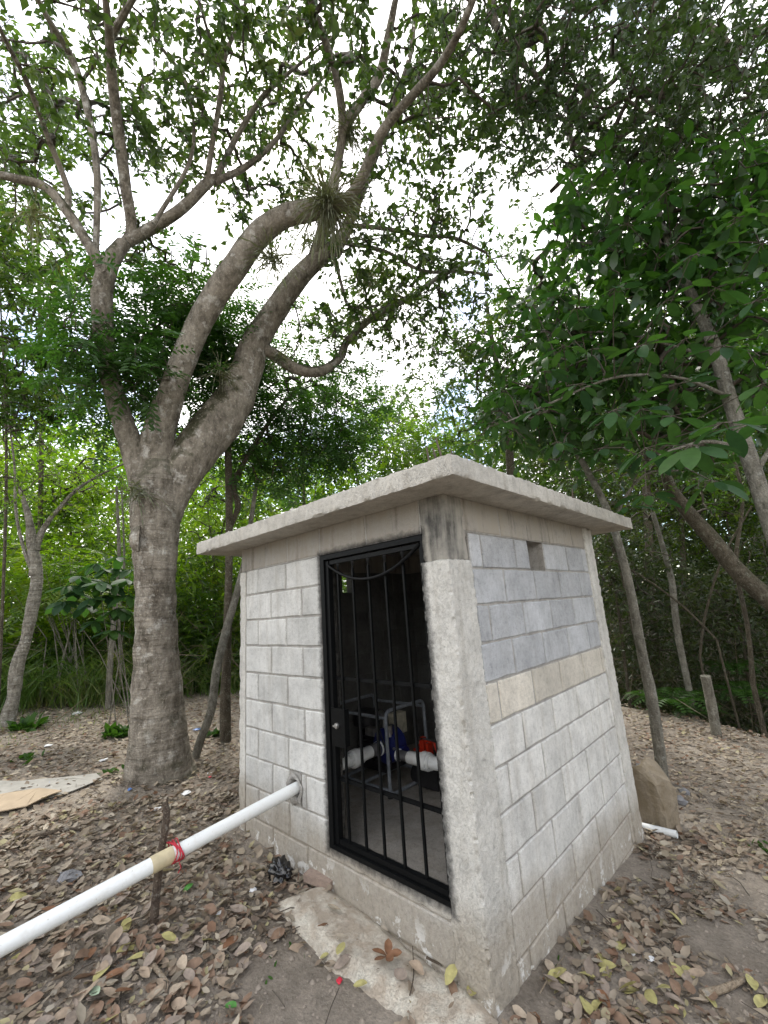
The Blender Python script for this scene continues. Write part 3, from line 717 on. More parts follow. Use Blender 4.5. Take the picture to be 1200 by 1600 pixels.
def grow(nodes, attr, maxd=2.2, r0=.0028, sag=.12):
    """connect each shoot to the nearest wood; returns twig tubes and shoot directions"""
    P = [tuple(p) for p in nodes]; par = [-1]*len(P); K = len(P); arr = np.zeros((len(P)+len(attr)*4+4, 3)); arr[:K] = nodes
    d0 = np.array([np.min(np.sum((nodes-a)**2, 1)) for a in attr]); order = np.argsort(d0); tips = np.full(len(attr), -1)
    cnt = K
    for i in order:
        a = attr[i]; dd = np.sum((arr[:cnt]-a)**2, 1); j = int(np.argmin(dd)); d = math.sqrt(dd[j])
        if d < .02: tips[i] = j; continue
        st = arr[j].copy(); q = 3 if d > .25 else (2 if d > .1 else 1); pr = j
        mid = (st+a)/2+RNG.normal(size=3)*d*sag+np.array([0, 0, d*.08])
        for t in (np.arange(q)+1)/q:
            p = (1-t)**2*st+2*t*(1-t)*mid+t*t*a
            arr[cnt] = p; par.append(pr); pr = cnt; cnt += 1
        tips[i] = pr
    par = np.array(par[:cnt]); w = np.zeros(cnt); w[tips] += 1
    for i in range(cnt-1, K-1, -1): w[par[i]] += w[i]
    idx = np.arange(K, cnt); a = arr[par[idx]]; b = arr[idx]; rb = r0*np.sqrt(np.maximum(w[idx], 1)); wa = w[par[idx]].copy(); ra = np.where(par[idx] < K, rb*1.15, r0*np.sqrt(np.maximum(np.minimum(wa, w[idx]*2.5), 1)))
    t = nrm(b-a); u = nrm(np.cross(t, np.array([.3, .2, 1.]))); v = np.cross(t, u); V = []
    for r_, c in ((ra, a), (rb, b)):
        for q in range(3):
            an = q*2.0944; V.append(c+(u*math.cos(an)+v*math.sin(an))*r_[:, None])
    V = np.stack(V, 1).reshape(-1, 3); o = (np.arange(len(idx))*6)[:, None]
    F = np.concatenate([o+np.array([[q, (q+1) % 3, 3+(q+1) % 3, 3+q]]) for q in range(3)])
    tw = np.zeros((len(attr), 3))
    for i in range(len(attr)):
        j = tips[i]; tw[i] = nrm(arr[j]-arr[par[j]]) if j >= K else [0, 0, 1]
    return V, F, tw

def tree(name, label, limbs, clumps, kw, wood, leafm, group=None, base=None, segs=12, lump=.08, twigs=True, parts=None, twigm=None, r0=.0028, cat='tree', keep=None, limbwood=None, dens=1., cfrac=6, crad=.45, push=0.):
    P0, R0 = limb_geo(limbs[0][1], limbs[0][0])
    b = P0[0] if base is None else base
    root = empty(name, tuple(b), label, cat, group); inv = Matrix.Translation(-Vector(b))
    mb = MB(); nodes = []
    for i, (hd, path) in enumerate(limbs):
        P, R = limb_geo(path, hd, .68 if limbwood else .78, 10 if limbwood else 6)
        if i == 0:
            P[0][2] = min(P[0][2], gz(P[0][0], P[0][1])-.1)
        add_limb(mb, P, R, segs if R.max() > .05 else 8, lump); nodes.append(P)
        if limbwood or i == 0:
            o = mb.build('trunk' if i == 0 else 'limb', wood if i == 0 else (limbwood or wood), root, smooth=True); o.matrix_parent_inverse = inv; mb = MB()
    if mb.v:
        o = mb.build('branches', wood, root, smooth=True); o.matrix_parent_inverse = inv; o['kind'] = 'stuff' 
    if not clumps: return root, None
    nodes = np.concatenate(nodes)
    att = np.concatenate([clumped((*c[:4], c[4]+push, c[5]+push), int(c[6]*dens), *(c[7:] if len(c) > 7 else (cfrac, crad))) for c in clumps])
    if keep is not None: att = att[keep(att)]
    if twigs:
        V, F, tw = grow(nodes, att, r0=r0)
        me = fast_mesh('twigs', V, [F]); t = link('twigs', me, twigm or M_twig, root); t.matrix_parent_inverse = inv; t['kind'] = 'stuff'
    else: tw = nrm(RNG.normal(size=att.shape)*[1, 1, .4])
    lf = Leafy(); k = dict(kw); tpl = k.pop('tpl', T2); lf.add(*whorl(att, tw, tpl=tpl, **k), tpl=tpl)
    c = lf.build('crown', leafm, root); c.matrix_parent_inverse = inv
    return root, (att, tw, inv)

# ---- the big tree on the left
BH = 5.2
big = [
 (BH, [(252, 1236, 92), (250, 1208, 72), (248, 1150, 61), (246, 1080, 53), (244, 1000, 46), (243, 920, 41), (243, 860, 46), (244, 800, 52), (246, 755, 54), (245, 725, 42)]),
 (BH, [(228, 770, 30), (212, 715, 27), (196, 670, 23), (180, 620, 21), (168, 570, 20, 5.1), (162, 520, 21, 5.0), (160, 460, 22, 4.9), (170, 415, 20, 4.8), (192, 380, 14, 4.8)]),
 (4.8, [(185, 395, 13), (205, 360, 11), (196, 290, 12, 4.6), (186, 210, 12, 4.4), (175, 120, 11, 4.1), (171, 55, 9, 3.8), (165, 0, 7, 3.5), (160, -80, 5, 3.2)]),
 (4.1, [(173, 60, 8), (195, 20, 7, 3.8), (220, -20, 5, 3.5)]),
 (4.8, [(165, 430, 15), (140, 385, 11, 4.8), (105, 330, 11, 4.9), (70, 292, 10, 5.0), (20, 278, 9, 5.1), (-50, 265, 7, 5.2)]),
 (4.9, [(106, 330, 7), (104, 290, 7), (75, 215, 6, 4.7), (45, 135, 6, 4.4), (0, 45, 5, 4.0), (-30, -30, 4, 3.7)]),
 (4.9, [(150, 400, 7), (150, 250, 8, 4.9), (120, 110, 8, 4.9), (70, 20, 6, 4.6), (40, -40, 5, 4.4)]),
 (4.8, [(198, 378, 13), (240, 355, 13, 4.7), (285, 325, 12, 4.5), (320, 290, 11, 4.4), (335, 278, 9, 4.4)]),
 (4.4, [(322, 290, 7), (331, 230, 6, 4.2), (343, 160, 6, 3.9), (352, 90, 5, 3.6), (375, 30, 4, 3.4), (395, -30, 3, 3.2)]),
 (3.9, [(346, 110, 4), (325, 50, 3.5, 3.6), (308, -10, 3, 3.4)]),
 (4.4, [(335, 282, 7), (375, 205, 6, 4.3), (412, 150, 6, 4.1), (450, 115, 4, 4.0), (500, 75, 3, 3.8), (540, 40, 2.5, 3.6)]),
 (4.4, [(335, 285, 8), (385, 260, 7, 4.4), (430, 220, 5.5, 4.3), (480, 150, 4, 4.2), (520, 105, 3, 4.1)]),
 (BH, [(240, 790, 30), (240, 725, 40), (252, 665, 34, 5.1), (273, 600, 28, 4.9), (298, 535, 27, 4.75), (325, 480, 27, 4.6), (360, 428, 28, 4.4), (400, 372, 27, 4.25), (440, 340, 24, 4.1), (485, 328, 24, 3.95), (520, 318, 22, 3.85)]),
 (3.85, [(505, 330, 19), (545, 308, 13), (568, 272, 12, 3.7), (592, 215, 11, 3.5), (630, 165, 10, 3.3), (680, 110, 9, 3.0), (715, 55, 8, 2.8), (742, -10, 8, 2.6), (760, -80, 7, 2.4)]),
 (3.85, [(515, 325, 15), (525, 270, 11), (535, 200, 10, 3.7), (528, 130, 9, 3.5), (510, 70, 8, 3.3), (487, 5, 7, 3.0), (470, -60, 6, 2.8)]),
 (3.7, [(535, 205, 10), (560, 165, 11, 3.7), (592, 120, 11, 3.7), (606, 60, 9, 3.5), (618, 0, 7, 3.3), (630, -60, 6, 3.1)]),
 (BH, [(258, 810, 34), (275, 755, 44), (305, 705, 49, 5.2), (343, 660, 48, 5.25), (368, 620, 41, 5.3), (385, 580, 35, 5.3), (398, 540, 32, 5.25), (420, 500, 27, 5.2), (455, 450, 24, 5.1), (490, 410, 21, 5.0), (527, 382, 16, 4.9), (548, 340, 12, 4.8), (570, 285, 10, 4.7), (588, 240, 8, 4.6), (612, 170, 7, 4.4), (640, 90, 6, 4.2), (650, 0, 5, 4.0)]),
 (5.0, [(480, 420, 12), (495, 390, 14, 4.9), (505, 350, 11, 4.6), (515, 320, 9, 4.2)]),
 (5.2, [(405, 540, 14), (432, 556, 14, 5.3), (462, 576, 13, 5.4), (500, 580, 12, 5.5), (530, 560, 10, 5.7), (545, 530, 8, 5.8), (590, 490, 8, 6.0), (640, 465, 7, 6.2), (690, 430, 5, 6.4), (740, 408, 4, 6.6)]),
 (4.85, [(545, 352, 5), (600, 357, 5, 5.0), (660, 368, 4.5, 5.2), (710, 372, 4, 5.4), (760, 395, 3, 5.6)]),
 (4.9, [(540, 380, 5), (600, 392, 4, 5.1), (660, 423, 4, 5.3), (720, 424, 3.5, 5.5), (770, 430, 3, 5.7)]),
 (5.0, [(520, 390, 5), (535, 450, 4, 5.2), (548, 480, 3.5, 5.4), (590, 478, 3, 5.7)]),
 (4.4, [(240, 350, 5), (300, 240, 4, 4.2), (290, 130, 3, 4.0), (240, 60, 3, 3.8)]),
]
bigc = [  # px, py, rx, ry, slant0, slant1, shoots
 (90, 130, 170, 170, 6.2, 9.5, 300), (300, 110, 170, 130, 6., 9, 300), (240, 220, 90, 60, 6.0, 8, 110), (420, 130, 150, 110, 5.8, 8.5, 260), (290, 250, 90, 40, 6, 8, 40),
 (560, 120, 160, 150, 5.2, 8.5, 300), (700, 120, 120, 130, 5, 8.5, 260), (60, 340, 100, 110, 6.5, 9, 130), (430, 260, 90, 60, 6, 8, 80), (250, 390, 70, 40, 6.2, 7.5, 50),
 (620, 330, 90, 90, 5.8, 8.5, 170), (700, 400, 90, 70, 6.2, 9., 160), (560, 440, 90, 70, 6.2, 8.5, 150), (640, 480, 80, 60, 6.4, 9., 140), (610, 550, 100, 60, 6.6, 9.5, 80), (300, -120, 450, 120, 4.5, 7.5, 260), (470, 180, 40, 60, 5.6, 7.2, 40), (720, 230, 70, 100, 5.8, 8.5, 110),
 (500, 540, 80, 50, 6.4, 8.5, 70), (640, 390, 90, 60, 5.6, 7.5, 110), (560, 480, 70, 50, 6, 8, 80), (460, 320, 60, 60, 6, 8, 50), (390, 330, 50, 40, 6, 8, 35), (720, 560, 60, 50, 7, 9.5, 50)]
tree('big_tree', 'large forked tree with thick curved grey-brown limbs, standing left of the hut', big, bigc,
     dict(k=8, L=.108, ratio=.48, droop=.35, spread=.11), M_bark, LM_big, segs=44, lump=.09, r0=.0034, limbwood=M_limb, dens=.72, cfrac=11, crad=.45, push=.5)
bt = [o for o in C.objects if o.name.startswith('big_tree')][0]
kn = at(213, 838, BH-.28); mb = MB()       # healed knot on the trunk
kd = nrm(np.array([-.35, -1, 0])); kn = at(218, 842, BH-.12); mb.tube([kn, kn+kd*.05, kn+kd*.085, kn+kd*.095, kn+kd*.07], [.15, .115, .075, .045, .01], 18)
o = mb.build('knot', M_bark, bt, smooth=True); o.matrix_parent_inverse = Matrix.Translation(-bt.location)

# ---- air plants on its limbs
def air_plant(px, py, hd, n, ln, label, hang=.3):
    c = at(px, py, hd); lf = Leafy(); Dv = nrm(RNG.normal(size=(n, 3))+np.array([0, 0, .5-hang]))
    base = c+RNG.normal(size=(n, 3))*.035; up = np.tile([[0, 0, 1.]], (n, 1))+RNG.normal(size=(n, 3))*.4
    L_ = ln*RNG.uniform(.55, 1.1, n)
    P = base
    for s in range(3):                      # each blade arches over in three joints
        lf.add(P, Dv, up, L_/3*1.12, np.full(n, .020-.004*s), TB); P = P+Dv*(L_/3)[:, None]; Dv = nrm(Dv-np.array([0, 0, .35+hang*.4]))
    o = lf.build('air_plant', LM_air, loc=c); o.location = c; tag(o, label, 'air plant', 'air plants on the limbs of the big tree')
air_plant(512, 318, 3.70, 300, .62, 'largest hanging air plant, draped over the bend of the thickest limb', .55)
air_plant(425, 405, 4.2, 110, .42, 'spiky air plant on the underside of the thick curved limb')
air_plant(543, 205, 3.72, 130, .34, 'dark air plant tufted in the upper fork above the limb bend', .5)
air_plant(575, 435, 5.3, 130, .34, 'bushy air plant on a thin branch right of the second limb', .3)
air_plant(560, 492, 5.8, 130, .36, 'dark air plant on the low right branch, left of a gap of sky', .5)
air_plant(345, 585, 4.9, 70, .32, 'air plant rooted between the two thick right-hand limbs', .4)
air_plant(50, 335, 5.0, 60, .38, 'air plant hanging from the outermost left limb', .5)
air_plant(212, 770, 4.95, 60, .34, 'untidy air plant low on the trunk fork', .4)
air_plant(640, 465, 6.2, 60, .34, 'small air plant along the lowest right branch', .4)
air_plant(480, 375, 4.8, 50, .34, 'air plant behind the bend where the second limb crosses', .4)
air_plant(437, 560, 5.2, 60, .28, 'air plant coating the start of the lowest right branch', .6)

# ---- high canopy of the tree to the upper right
hi = [
 (7.0, [(1330, 1120, 20, 9), (1330, 700, 20, 9), (1310, 400, 18, 8), (1270, 160, 14, 7), (1200, 48, 9, 6), (1140, 95, 9, 5.8), (1065, 140, 8, 5.6), (980, 205, 7, 5.4), (900, 262, 6, 5.2), (860, 300, 4, 5.2)]),
 (5.8, [(1150, 90, 8), (1110, 45, 8), (1060, 45, 7), (1010, 75, 6), (960, 125, 5), (900, 175, 4)]),
 (4.0, [(765, -80, 8), (768, 10, 8), (782, 55, 7), (800, 80, 7, 4.2), (850, 130, 5, 4.4), (900, 170, 4, 4.8)]),
 (4.2, [(800, 80, 5), (840, 62, 5), (875, 35, 4), (900, -10, 3)]),
 (6.0, [(1045, 150, 4), (1043, 190, 4), (1040, 230, 3)]),
]
hic = [(820, 60, 130, 110, 5.5, 9, 330), (960, 120, 150, 150, 5.5, 9.5, 520), (1110, 80, 130, 120, 5.5, 9.5, 400), (880, 220, 90, 80, 6, 9, 210), (1100, 240, 130, 60, 6, 9.5, 260), (960, -120, 350, 120, 4.5, 8, 300), (1200, 200, 80, 120, 6, 9, 160), (800, 220, 50, 60, 6, 8.5, 50)]
tree('overhanging_tree', 'tall tree at the right edge whose small-leaved boughs fill the upper right', hi, hic, dict(k=10, L=.085, ratio=.42, droop=.3, spread=.10), M_barkd, LM_high, segs=12, r0=.0028, dens=.95, cfrac=9, crad=.5)

# ---- small-leaved trees in the middle
tree('slender_tree', 'small-leaved tree behind the hut, its crown rising above the roof corner', [
 (8.6, [(800, 1050, 10), (800, 800, 9), (790, 640, 7), (770, 540, 5), (760, 470, 3)]), (8.6, [(790, 660, 5), (840, 580, 4), (860, 510, 3)])],
 [(740, 570, 75, 80, 8, 10.5, 330), (820, 560, 70, 110, 7.8, 10, 330), (800, 430, 60, 70, 8, 10.5, 100), (880, 620, 80, 90, 7.5, 10, 260), (740, 660, 50, 50, 8, 10, 90), (860, 480, 70, 60, 8, 10, 200)],
 dict(k=9, L=.11, ratio=.38, droop=.3, spread=.10), M_barkd, LM_mid)
# ---- pinnate-leaved tree behind the big trunk
def pinnate(lf, A, Tw, L, npair, ll, ratio, tpl=T2):
    n = len(A); side0 = nrm(np.cross(Tw, [0, 0, 1.])+1e-6); dr = Tw.copy(); P = A.copy()
    for j in range(npair):
        P = P+dr*(L/npair); dr = nrm(dr-np.array([0, 0, .10]))
        s = nrm(np.cross(dr, [0, 0, 1.])+1e-6); upv = nrm(np.cross(s, dr))
        for sg_ in (1, -1):
            Dv = nrm(s*sg_+dr*.55-np.array([0, 0, .15])+RNG.normal(size=(n, 3))*.12)
            Ln = ll*RNG.uniform(.75, 1.15, n)*(1-.25*abs(j/npair-.4)); lf.add(P, Dv, nrm(upv+RNG.normal(size=(n, 3))*.25), Ln, Ln*ratio, tpl)
r, info = tree('feathery_tree', 'slim tree with dark feathery leaves between the big trunk and the hut', [
 (6.2, [(353, 1175, 11), (352, 1100, 10), (355, 1000, 8), (358, 860, 7), (357, 740, 7), (352, 640, 6), (330, 560, 5), (300, 500, 4)]),
 (6.2, [(357, 830, 5), (372, 790, 6, 6.3), (368, 750, 6, 6.3), (420, 660, 4, 6.4), (470, 600, 3, 6.5)]),
 (6.2, [(345, 600, 4), (260, 560, 3), (200, 530, 3), (150, 520, 2.5)])], [], {}, M_barkd, LM_pin)
att = np.concatenate([clumped((250, 520, 120, 60, 6.4, 7.6), 150), clumped((430, 660, 120, 100, 6.6, 8), 330), clumped((340, 520, 90, 80, 6.5, 7.8), 150), clumped((300, 600, 120, 70, 6.6, 8), 120), clumped((500, 700, 60, 50, 7., 8), 90), clumped((230, 430, 60, 40, 6.6, 7.4), 35), clumped((560, 650, 50, 50, 7.2, 8), 50), clumped((175, 560, 70, 80, 5.3, 6.2), 120), clumped((215, 640, 60, 50, 5.9, 6.8), 50), clumped((250, 470, 80, 50, 6, 7), 70), clumped((430, 700, 80, 50, 6.6, 8), 110), clumped((130, 510, 50, 30, 5.8, 6.6), 25), clumped((330, 560, 60, 60, 6.4, 7.4), 90), clumped((480, 600, 90, 60, 6.8, 8.2), 110)])
nodes = np.concatenate([limb_geo(p, 6.2)[0] for p in ([(357, 740, 7), (352, 640, 6), (330, 560, 5), (300, 500, 4)], [(372, 790, 6, 6.3), (368, 750, 6, 6.3), (420, 660, 4, 6.4), (470, 600, 3, 6.5)], [(345, 600, 4), (260, 560, 3), (200, 530, 3), (150, 520, 2.5)])])
V, F, tw = grow(nodes, att); inv = Matrix.Translation(-r.location)
o = link('twigs', fast_mesh('twigs', V, [F]), M_twig, r); o.matrix_parent_inverse = inv; o['kind'] = 'stuff'
lf = Leafy()
for q in range(2): pinnate(lf, att, nrm(tw*.5+RNG.normal(size=att.shape)*.6*[1, 1, .4]), .30, 6, .105, .33, T2)
o = lf.build('crown', LM_pin, r); o.matrix_parent_inverse = inv

# ---- leaning sapling beside the big trunk and other thin stems
tree('leaning_sapling', 'bent bare sapling leaning from the foot of the big trunk to the hut corner', [(5.6, [(300, 1205, 9), (312, 1160, 8), (330, 1110, 8), (338, 1050, 8, 5.8), (352, 990, 8, 6), (372, 920, 7, 6.1), (385, 860, 5, 6.2), (400, 760, 4, 6.4)])], [], {}, M_barkg, None)
tree('curved_trunk_tree', 'pale forked tree with ridged peeling bark at the left edge of the clearing', [
 (8.4, [(14, 1115, 13), (22, 1085, 11), (26, 1045, 12), (40, 1000, 10), (50, 950, 11), (58, 900, 10), (50, 850, 9), (45, 810, 6), (30, 760, 3)]),
 (8.4, [(52, 900, 8), (58, 850, 6), (72, 820, 5), (92, 795, 4), (120, 765, 3), (160, 740, 2), (200, 722, 1.5)]),
 (8.4, [(55, 900, 5), (38, 860, 3), (25, 800, 2.5), (22, 720, 2), (10, 640, 1.5)])],
 [(60, 760, 120, 70, 8, 9.5, 120), (20, 700, 90, 60, 8, 9.5, 80)], dict(k=7, L=.07, ratio=.3), M_barkp, LM_bright, lump=.16)
for (px, x2, hd, r_, lab) in ((168, 178, 9.2, 6, 'thin pale stem at the edge of the thicket, left of the big trunk'), (185, 186, 9.6, 3.5, 'thinnest straight stem just left of the big trunk')):
    tree('bare_sapling', lab, [(hd, [(px, 1130 if px == 168 else 1085, r_), (px+4, 1040, r_*.9), (x2, 970, r_*.8), (x2+8, 880, r_*.6), (x2+4, 760, r_*.4)])], [], {}, M_barkg, None, group='stems in the thicket')

# ---- big-leaved tree on the right, leaves large enough to pick apart
rl = [
 (4.6, [(1290, 1100, 17, 5.0), (1245, 940, 16, 4.8), (1208, 830, 15), (1172, 720, 14.5), (1145, 640, 13), (1115, 540, 11.5), (1085, 470, 9), (1055, 410, 7), (1035, 350, 6), (1020, 290, 4)]),
 (4.6, [(1165, 705, 7), (1110, 690, 4, 4.4), (1060, 700, 2.5, 4.2), (1010, 720, 2, 4.0)]),
 (4.6, [(1120, 560, 4), (1050, 540, 3), (970, 520, 2.5), (880, 520, 2)]),
 (4.6, [(1060, 430, 3.5), (990, 400, 3), (920, 380, 2), (860, 380, 1.5)]),
 (4.6, [(1140, 620, 4), (1060, 590, 3, 4.3), (960, 590, 2.5, 4.1), (860, 630, 2, 4.0), (790, 660, 1.5, 4.0)]),
 (4.6, [(1180, 740, 6), (1210, 690, 4), (1240, 640, 3)]),
]
rlc = [(1120, 300, 120, 90, 5.4, 7.4, 150), (1080, 340, 150, 110, 5.4, 7.2, 190), (960, 370, 120, 90, 5.2, 7.2, 170), (1120, 660, 90, 70, 5.6, 8, 120), (1010, 690, 120, 50, 5.8, 8, 120), (1000, 480, 170, 90, 5, 7.4, 330), (860, 560, 110, 80, 4.9, 7, 220), (1000, 590, 150, 60, 4.6, 7, 230), (790, 660, 80, 40, 4.9, 6.6, 110), (900, 660, 90, 50, 4.6, 6.6, 160), (1170, 450, 70, 160, 5, 7.5, 220), (1190, 560, 60, 60, 5, 7, 90)]
r, info = tree('broad_leaved_tree', 'leaning grey-barked tree with broad glossy dark green leaves, right of the hut', rl, rlc, dict(k=4, L=.165, ratio=.44, droop=.45, spread=.14, tpl=T6, up=.9), M_barkg, LM_large, r0=.003, dens=1.15)
inv = info[2]
# the leaves that show largest, one object each
tpls = []
for v in range(4):
    t = T8[0].copy(); t[:, 2] *= (.6+.5*v); tt = np.zeros((0, 3))
    prof = [(0, 0.), (.12, .22), (.3, .40), (.5, .46), (.7, .42), (.87, .26), (1, 0)]
    vs = []; fs = []
    for i, (u, w_) in enumerate(prof):
        z = -.10*u*u*(1+.5*v)
        vs += [(u, w_*.44, z+.05*w_), (u, 0, z-.012), (u, -w_*.44, z+.05*w_)]
    for i in range(len(prof)-1):
        b = i*3; fs += [(b, b+1, b+4, b+3), (b+1, b+2, b+5, b+4)]
    me = mesh('leaf', vs, fs); me.materials.append(LM_largeo); me.polygons.foreach_set('use_smooth', [True]*len(me.polygons)); tpls.append(me)
def leaf_obj(root, inv, P, Dv, Nv, Ln, name='leaf'):
    Dv = Vector(Dv).normalized(); S = Vector(Nv).cross(Dv).normalized(); Nn = Dv.cross(S)
    o = bpy.data.objects.new(name, random.choice(tpls)); C.objects.link(o)
    M = Matrix(((Dv.x, S.x, Nn.x, P[0]), (Dv.y, S.y, Nn.y, P[1]), (Dv.z, S.z, Nn.z, P[2]), (0, 0, 0, 1)))@Matrix.Diagonal((Ln, Ln, Ln, 1))
    o.parent = root; o.matrix_parent_inverse = inv; o.matrix_basis = M; return o
hand = [(1080, 695, 3.0, 7), (1130, 660, 3.1, 6), (1010, 700, 3.3, 7), (960, 640, 3.6, 7), (905, 600, 3.8, 7), (880, 540, 4.0, 6), (1000, 540, 4.0, 7), (830, 470, 4.4, 6), (770, 660, 4.2, 7), (840, 640, 4.0, 7), (1110, 750, 3.6, 6), (1040, 470, 4.2, 7),
        (960, 450, 4.3, 7), (1130, 540, 3.9, 7), (1180, 470, 4.0, 6), (900, 480, 4.3, 7), (980, 350, 4.6, 7), (1080, 400, 4.4, 7), (1150, 340, 4.5, 7), (1040, 300, 4.8, 7), (900, 400, 4.8, 7), (790, 610, 4.6, 7), (1010, 770, 3.9, 6), (940, 700, 4.0, 7), (870, 690, 4.2, 7), (1190, 600, 3.5, 6), (1060, 600, 3.8, 7), (1000, 640, 3.7, 7), (1120, 450, 4.3, 7), (850, 580, 4.3, 7), (925, 545, 4.2, 6), (1190, 380, 4.3, 6), (1070, 530, 4.1, 6), (740, 690, 4.6, 6), (980, 790, 4.4, 5), (1050, 650, 3.5, 6), (1180, 660, 3.3, 6), (900, 330, 5.0, 6)]
mbp = MB(); nleaf = 0
for (px, py, s, k) in hand:
    if nleaf+k > 298: break
    c = ats(px, py, s); ph = random.random()*6
    nd = np.array(min(np.concatenate([limb_geo(p, h)[0] for h, p in rl]), key=lambda q: np.sum((q-c)**2)))
    mbp.tube([nd, (nd+c)/2+[0, 0, .06], c], [.005, .004, .003], 5, False)
    for j in range(k):
        a = ph+j*6.283/k+random.uniform(-.3, .3); Dv = np.array([math.cos(a), math.sin(a), random.uniform(-.8, .1)])
        st = c+nrm(Dv)*.03; mbp.tube([c, st+nrm(Dv)*.03], .0028, 4, False)
        leaf_obj(r, inv, st+nrm(Dv)*.03, Dv, (random.uniform(-.35, .35), random.uniform(-.35, .35), 1), random.uniform(.12, .21)*(1.3 if s < 3.2 else 1)); nleaf += 1
o = mbp.build('leaf_stalks', M_twig, r); o.matrix_parent_inverse = inv

# ---- big-leaved shrub left of the trunk
r = empty('broad_leaved_shrub', tuple(at(185, 1090, 7.6)), 'low shrub with broad blue-green leaves just left of the big trunk', 'shrub'); r.location.z = gz(r.location.x, r.location.y); inv = Matrix.Translation(-r.location)
mbp = MB()
for (px, py, hd) in ((140, 905, 7.3), (165, 930, 7.2), (190, 890, 7.4), (120, 925, 7.5), (185, 950, 7.1), (150, 880, 7.6), (200, 930, 7.0), (100, 940, 7.4), (175, 985, 7.0), (205, 890, 7.2), (125, 900, 7.2), (155, 910, 7.0), (180, 915, 7.1), (198, 955, 7.2), (110, 915, 7.3), (145, 935, 7.1), (185, 870, 7.3), (165, 890, 7.5), (135, 945, 7.5), (200, 905, 6.9), (170, 955, 7.4), (150, 970, 7.3)):
    c = at(px, py, hd); b = np.array(r.location); skip_ = random.random() < .65; b = b+np.array([random.uniform(-.35, .35), random.uniform(-.35, .35), -.05]); (None if skip_ else mbp.tube([b, (b+c)/2+[random.uniform(-.1, .1), 0, .15], c], [.009, .006, .003], 5, False))
    for j in range(7):
        a = j*.9+random.uniform(-.3, .3)+px; Dv = np.array([math.cos(a), math.sin(a), random.uniform(-.7, .0)])
        leaf_obj(r, inv, c, Dv, (random.uniform(-.4, .4), random.uniform(-.4, .4), 1), random.uniform(.2, .32))
o = mbp.build('stems', M_barkg, r); o.matrix_parent_inverse = inv

# ---- stems right of the hut
tree('thin_tree', 'slim pale-barked tree rising just behind the right rear corner of the hut', [
 (5.7, [(1035, 1215, 11.5), (1030, 1170, 11), (1018, 1090, 11), (1005, 1030, 9.5), (992, 960, 9), (975, 880, 8), (950, 800, 7), (920, 740, 6), (890, 690, 5), (860, 640, 4)]),
 (5.7, [(958, 830, 3), (975, 780, 3), (1010, 740, 2), (1060, 735, 2)])],
 [], {}, M_barkg, None)
tree('leaning_tree', 'thick dark trunk leaning left across the far bank of the gully', [
 (8.5, [(1290, 1010, 19), (1205, 940, 18), (1150, 890, 16), (1110, 840, 15), (1075, 800, 13), (1045, 755, 10), (1030, 700, 7)])],
 [(960, 740, 90, 60, 8, 10, 130), (1080, 760, 90, 50, 8.5, 11, 130)], dict(k=8, L=.1, ratio=.35), M_barkd, LM_mid)
tree('far_stem', 'thin upright stem in the dark thicket behind the gully', [
 (9.5, [(1062, 1010, 6), (1055, 960, 6), (1050, 910, 6), (1040, 870, 5), (1020, 800, 4)])], [(1000, 830, 80, 60, 9, 11.5, 120)], dict(k=8, L=.1, ratio=.35), M_barkg, LM_dark)
for hd_, path_, lb_ in ((8.9, [(1178, 1085, 5), (1168, 980, 4), (1150, 880, 3.5), (1160, 780, 3), (1140, 690, 2)], 'crooked thin stem near the right edge behind the gully'),
        (10.2, [(1002, 1030, 5), (985, 960, 5), (968, 880, 4), (930, 800, 3)], 'faint stem just right of the rear corner behind the gully'),
        (9.6, [(1092, 1040, 2.5), (1102, 960, 2.5), (1130, 870, 2), (1175, 790, 1.5)], 'slim stem leaning right behind the cut post'),
        (9.3, [(1130, 1010, 2.2), (1070, 950, 2), (1010, 905, 1.6), (950, 870, 1.2)], 'fallen thin stem slanting left across the dark bank')):
    tree('bare_sapling', lb_, [(hd_, path_)], [], {}, M_barkd, None, group='stems in the thicket')
# cut post on the bank
q = gp(1119, 1150); tp = at(1102, 1056, math.hypot(*(q-CAM)[:2])-.1); mb = MB()
pp = catmull([q-[0, 0, .15], q+(tp-q)*.5+[.01, 0, 0], tp], 4); rr_ = np.full(len(pp), .062)*(1+.12*wav(pp, 9)); mb.tube(pp, rr_, 12)
tag(mb.build('cut_post', M_barkg, smooth=True), 'short cut-off grey post standing on the edge of the gully', 'post')

# ------------------------------------------------------------------ background vegetation
def mass_tree(label, px, hd, base_py, clumps, L, leafm, k=8, wood=None, name='background_tree', r_px=3.2, ratio=.36, group='trees and bushes round the clearing', tpl=T2):
    top = min(c[1] for c in clumps); b = at(px, base_py, hd)
    b = np.array([b[0], b[1], gz(b[0], b[1])]); X, Y, _ = project(b); 
    tree(name, label, [(hd, [(float(X[0]), float(Y[0]), r_px), (px+5, (base_py+top)/2, r_px*.8), (px-6, top+30, r_px*.4)])], clumps,
         dict(k=k, L=L, ratio=ratio, droop=.3, spread=L, tpl=tpl), wood or M_barkd, leafm, group=group, r0=.003)
mass_tree('dark leafy tree filling the left edge above the clearing', 5, 8.5, 1060, [(20, 520, 110, 130, 8, 11, 420), (60, 610, 90, 80, 8, 11, 240), (0, 400, 60, 80, 8, 10.5, 130), (-60, 500, 90, 200, 8, 11, 200), (110, 640, 70, 50, 9, 11, 90)], .13, LM_mid, k=9)
mass_tree('light green tree high at the left edge behind the limbs', 60, 12, 1050, [(20, 200, 90, 150, 11, 14, 260), (110, 420, 80, 60, 11, 14, 110), (130, 230, 80, 80, 11, 14, 90)], .16, LM_far, r_px=5)
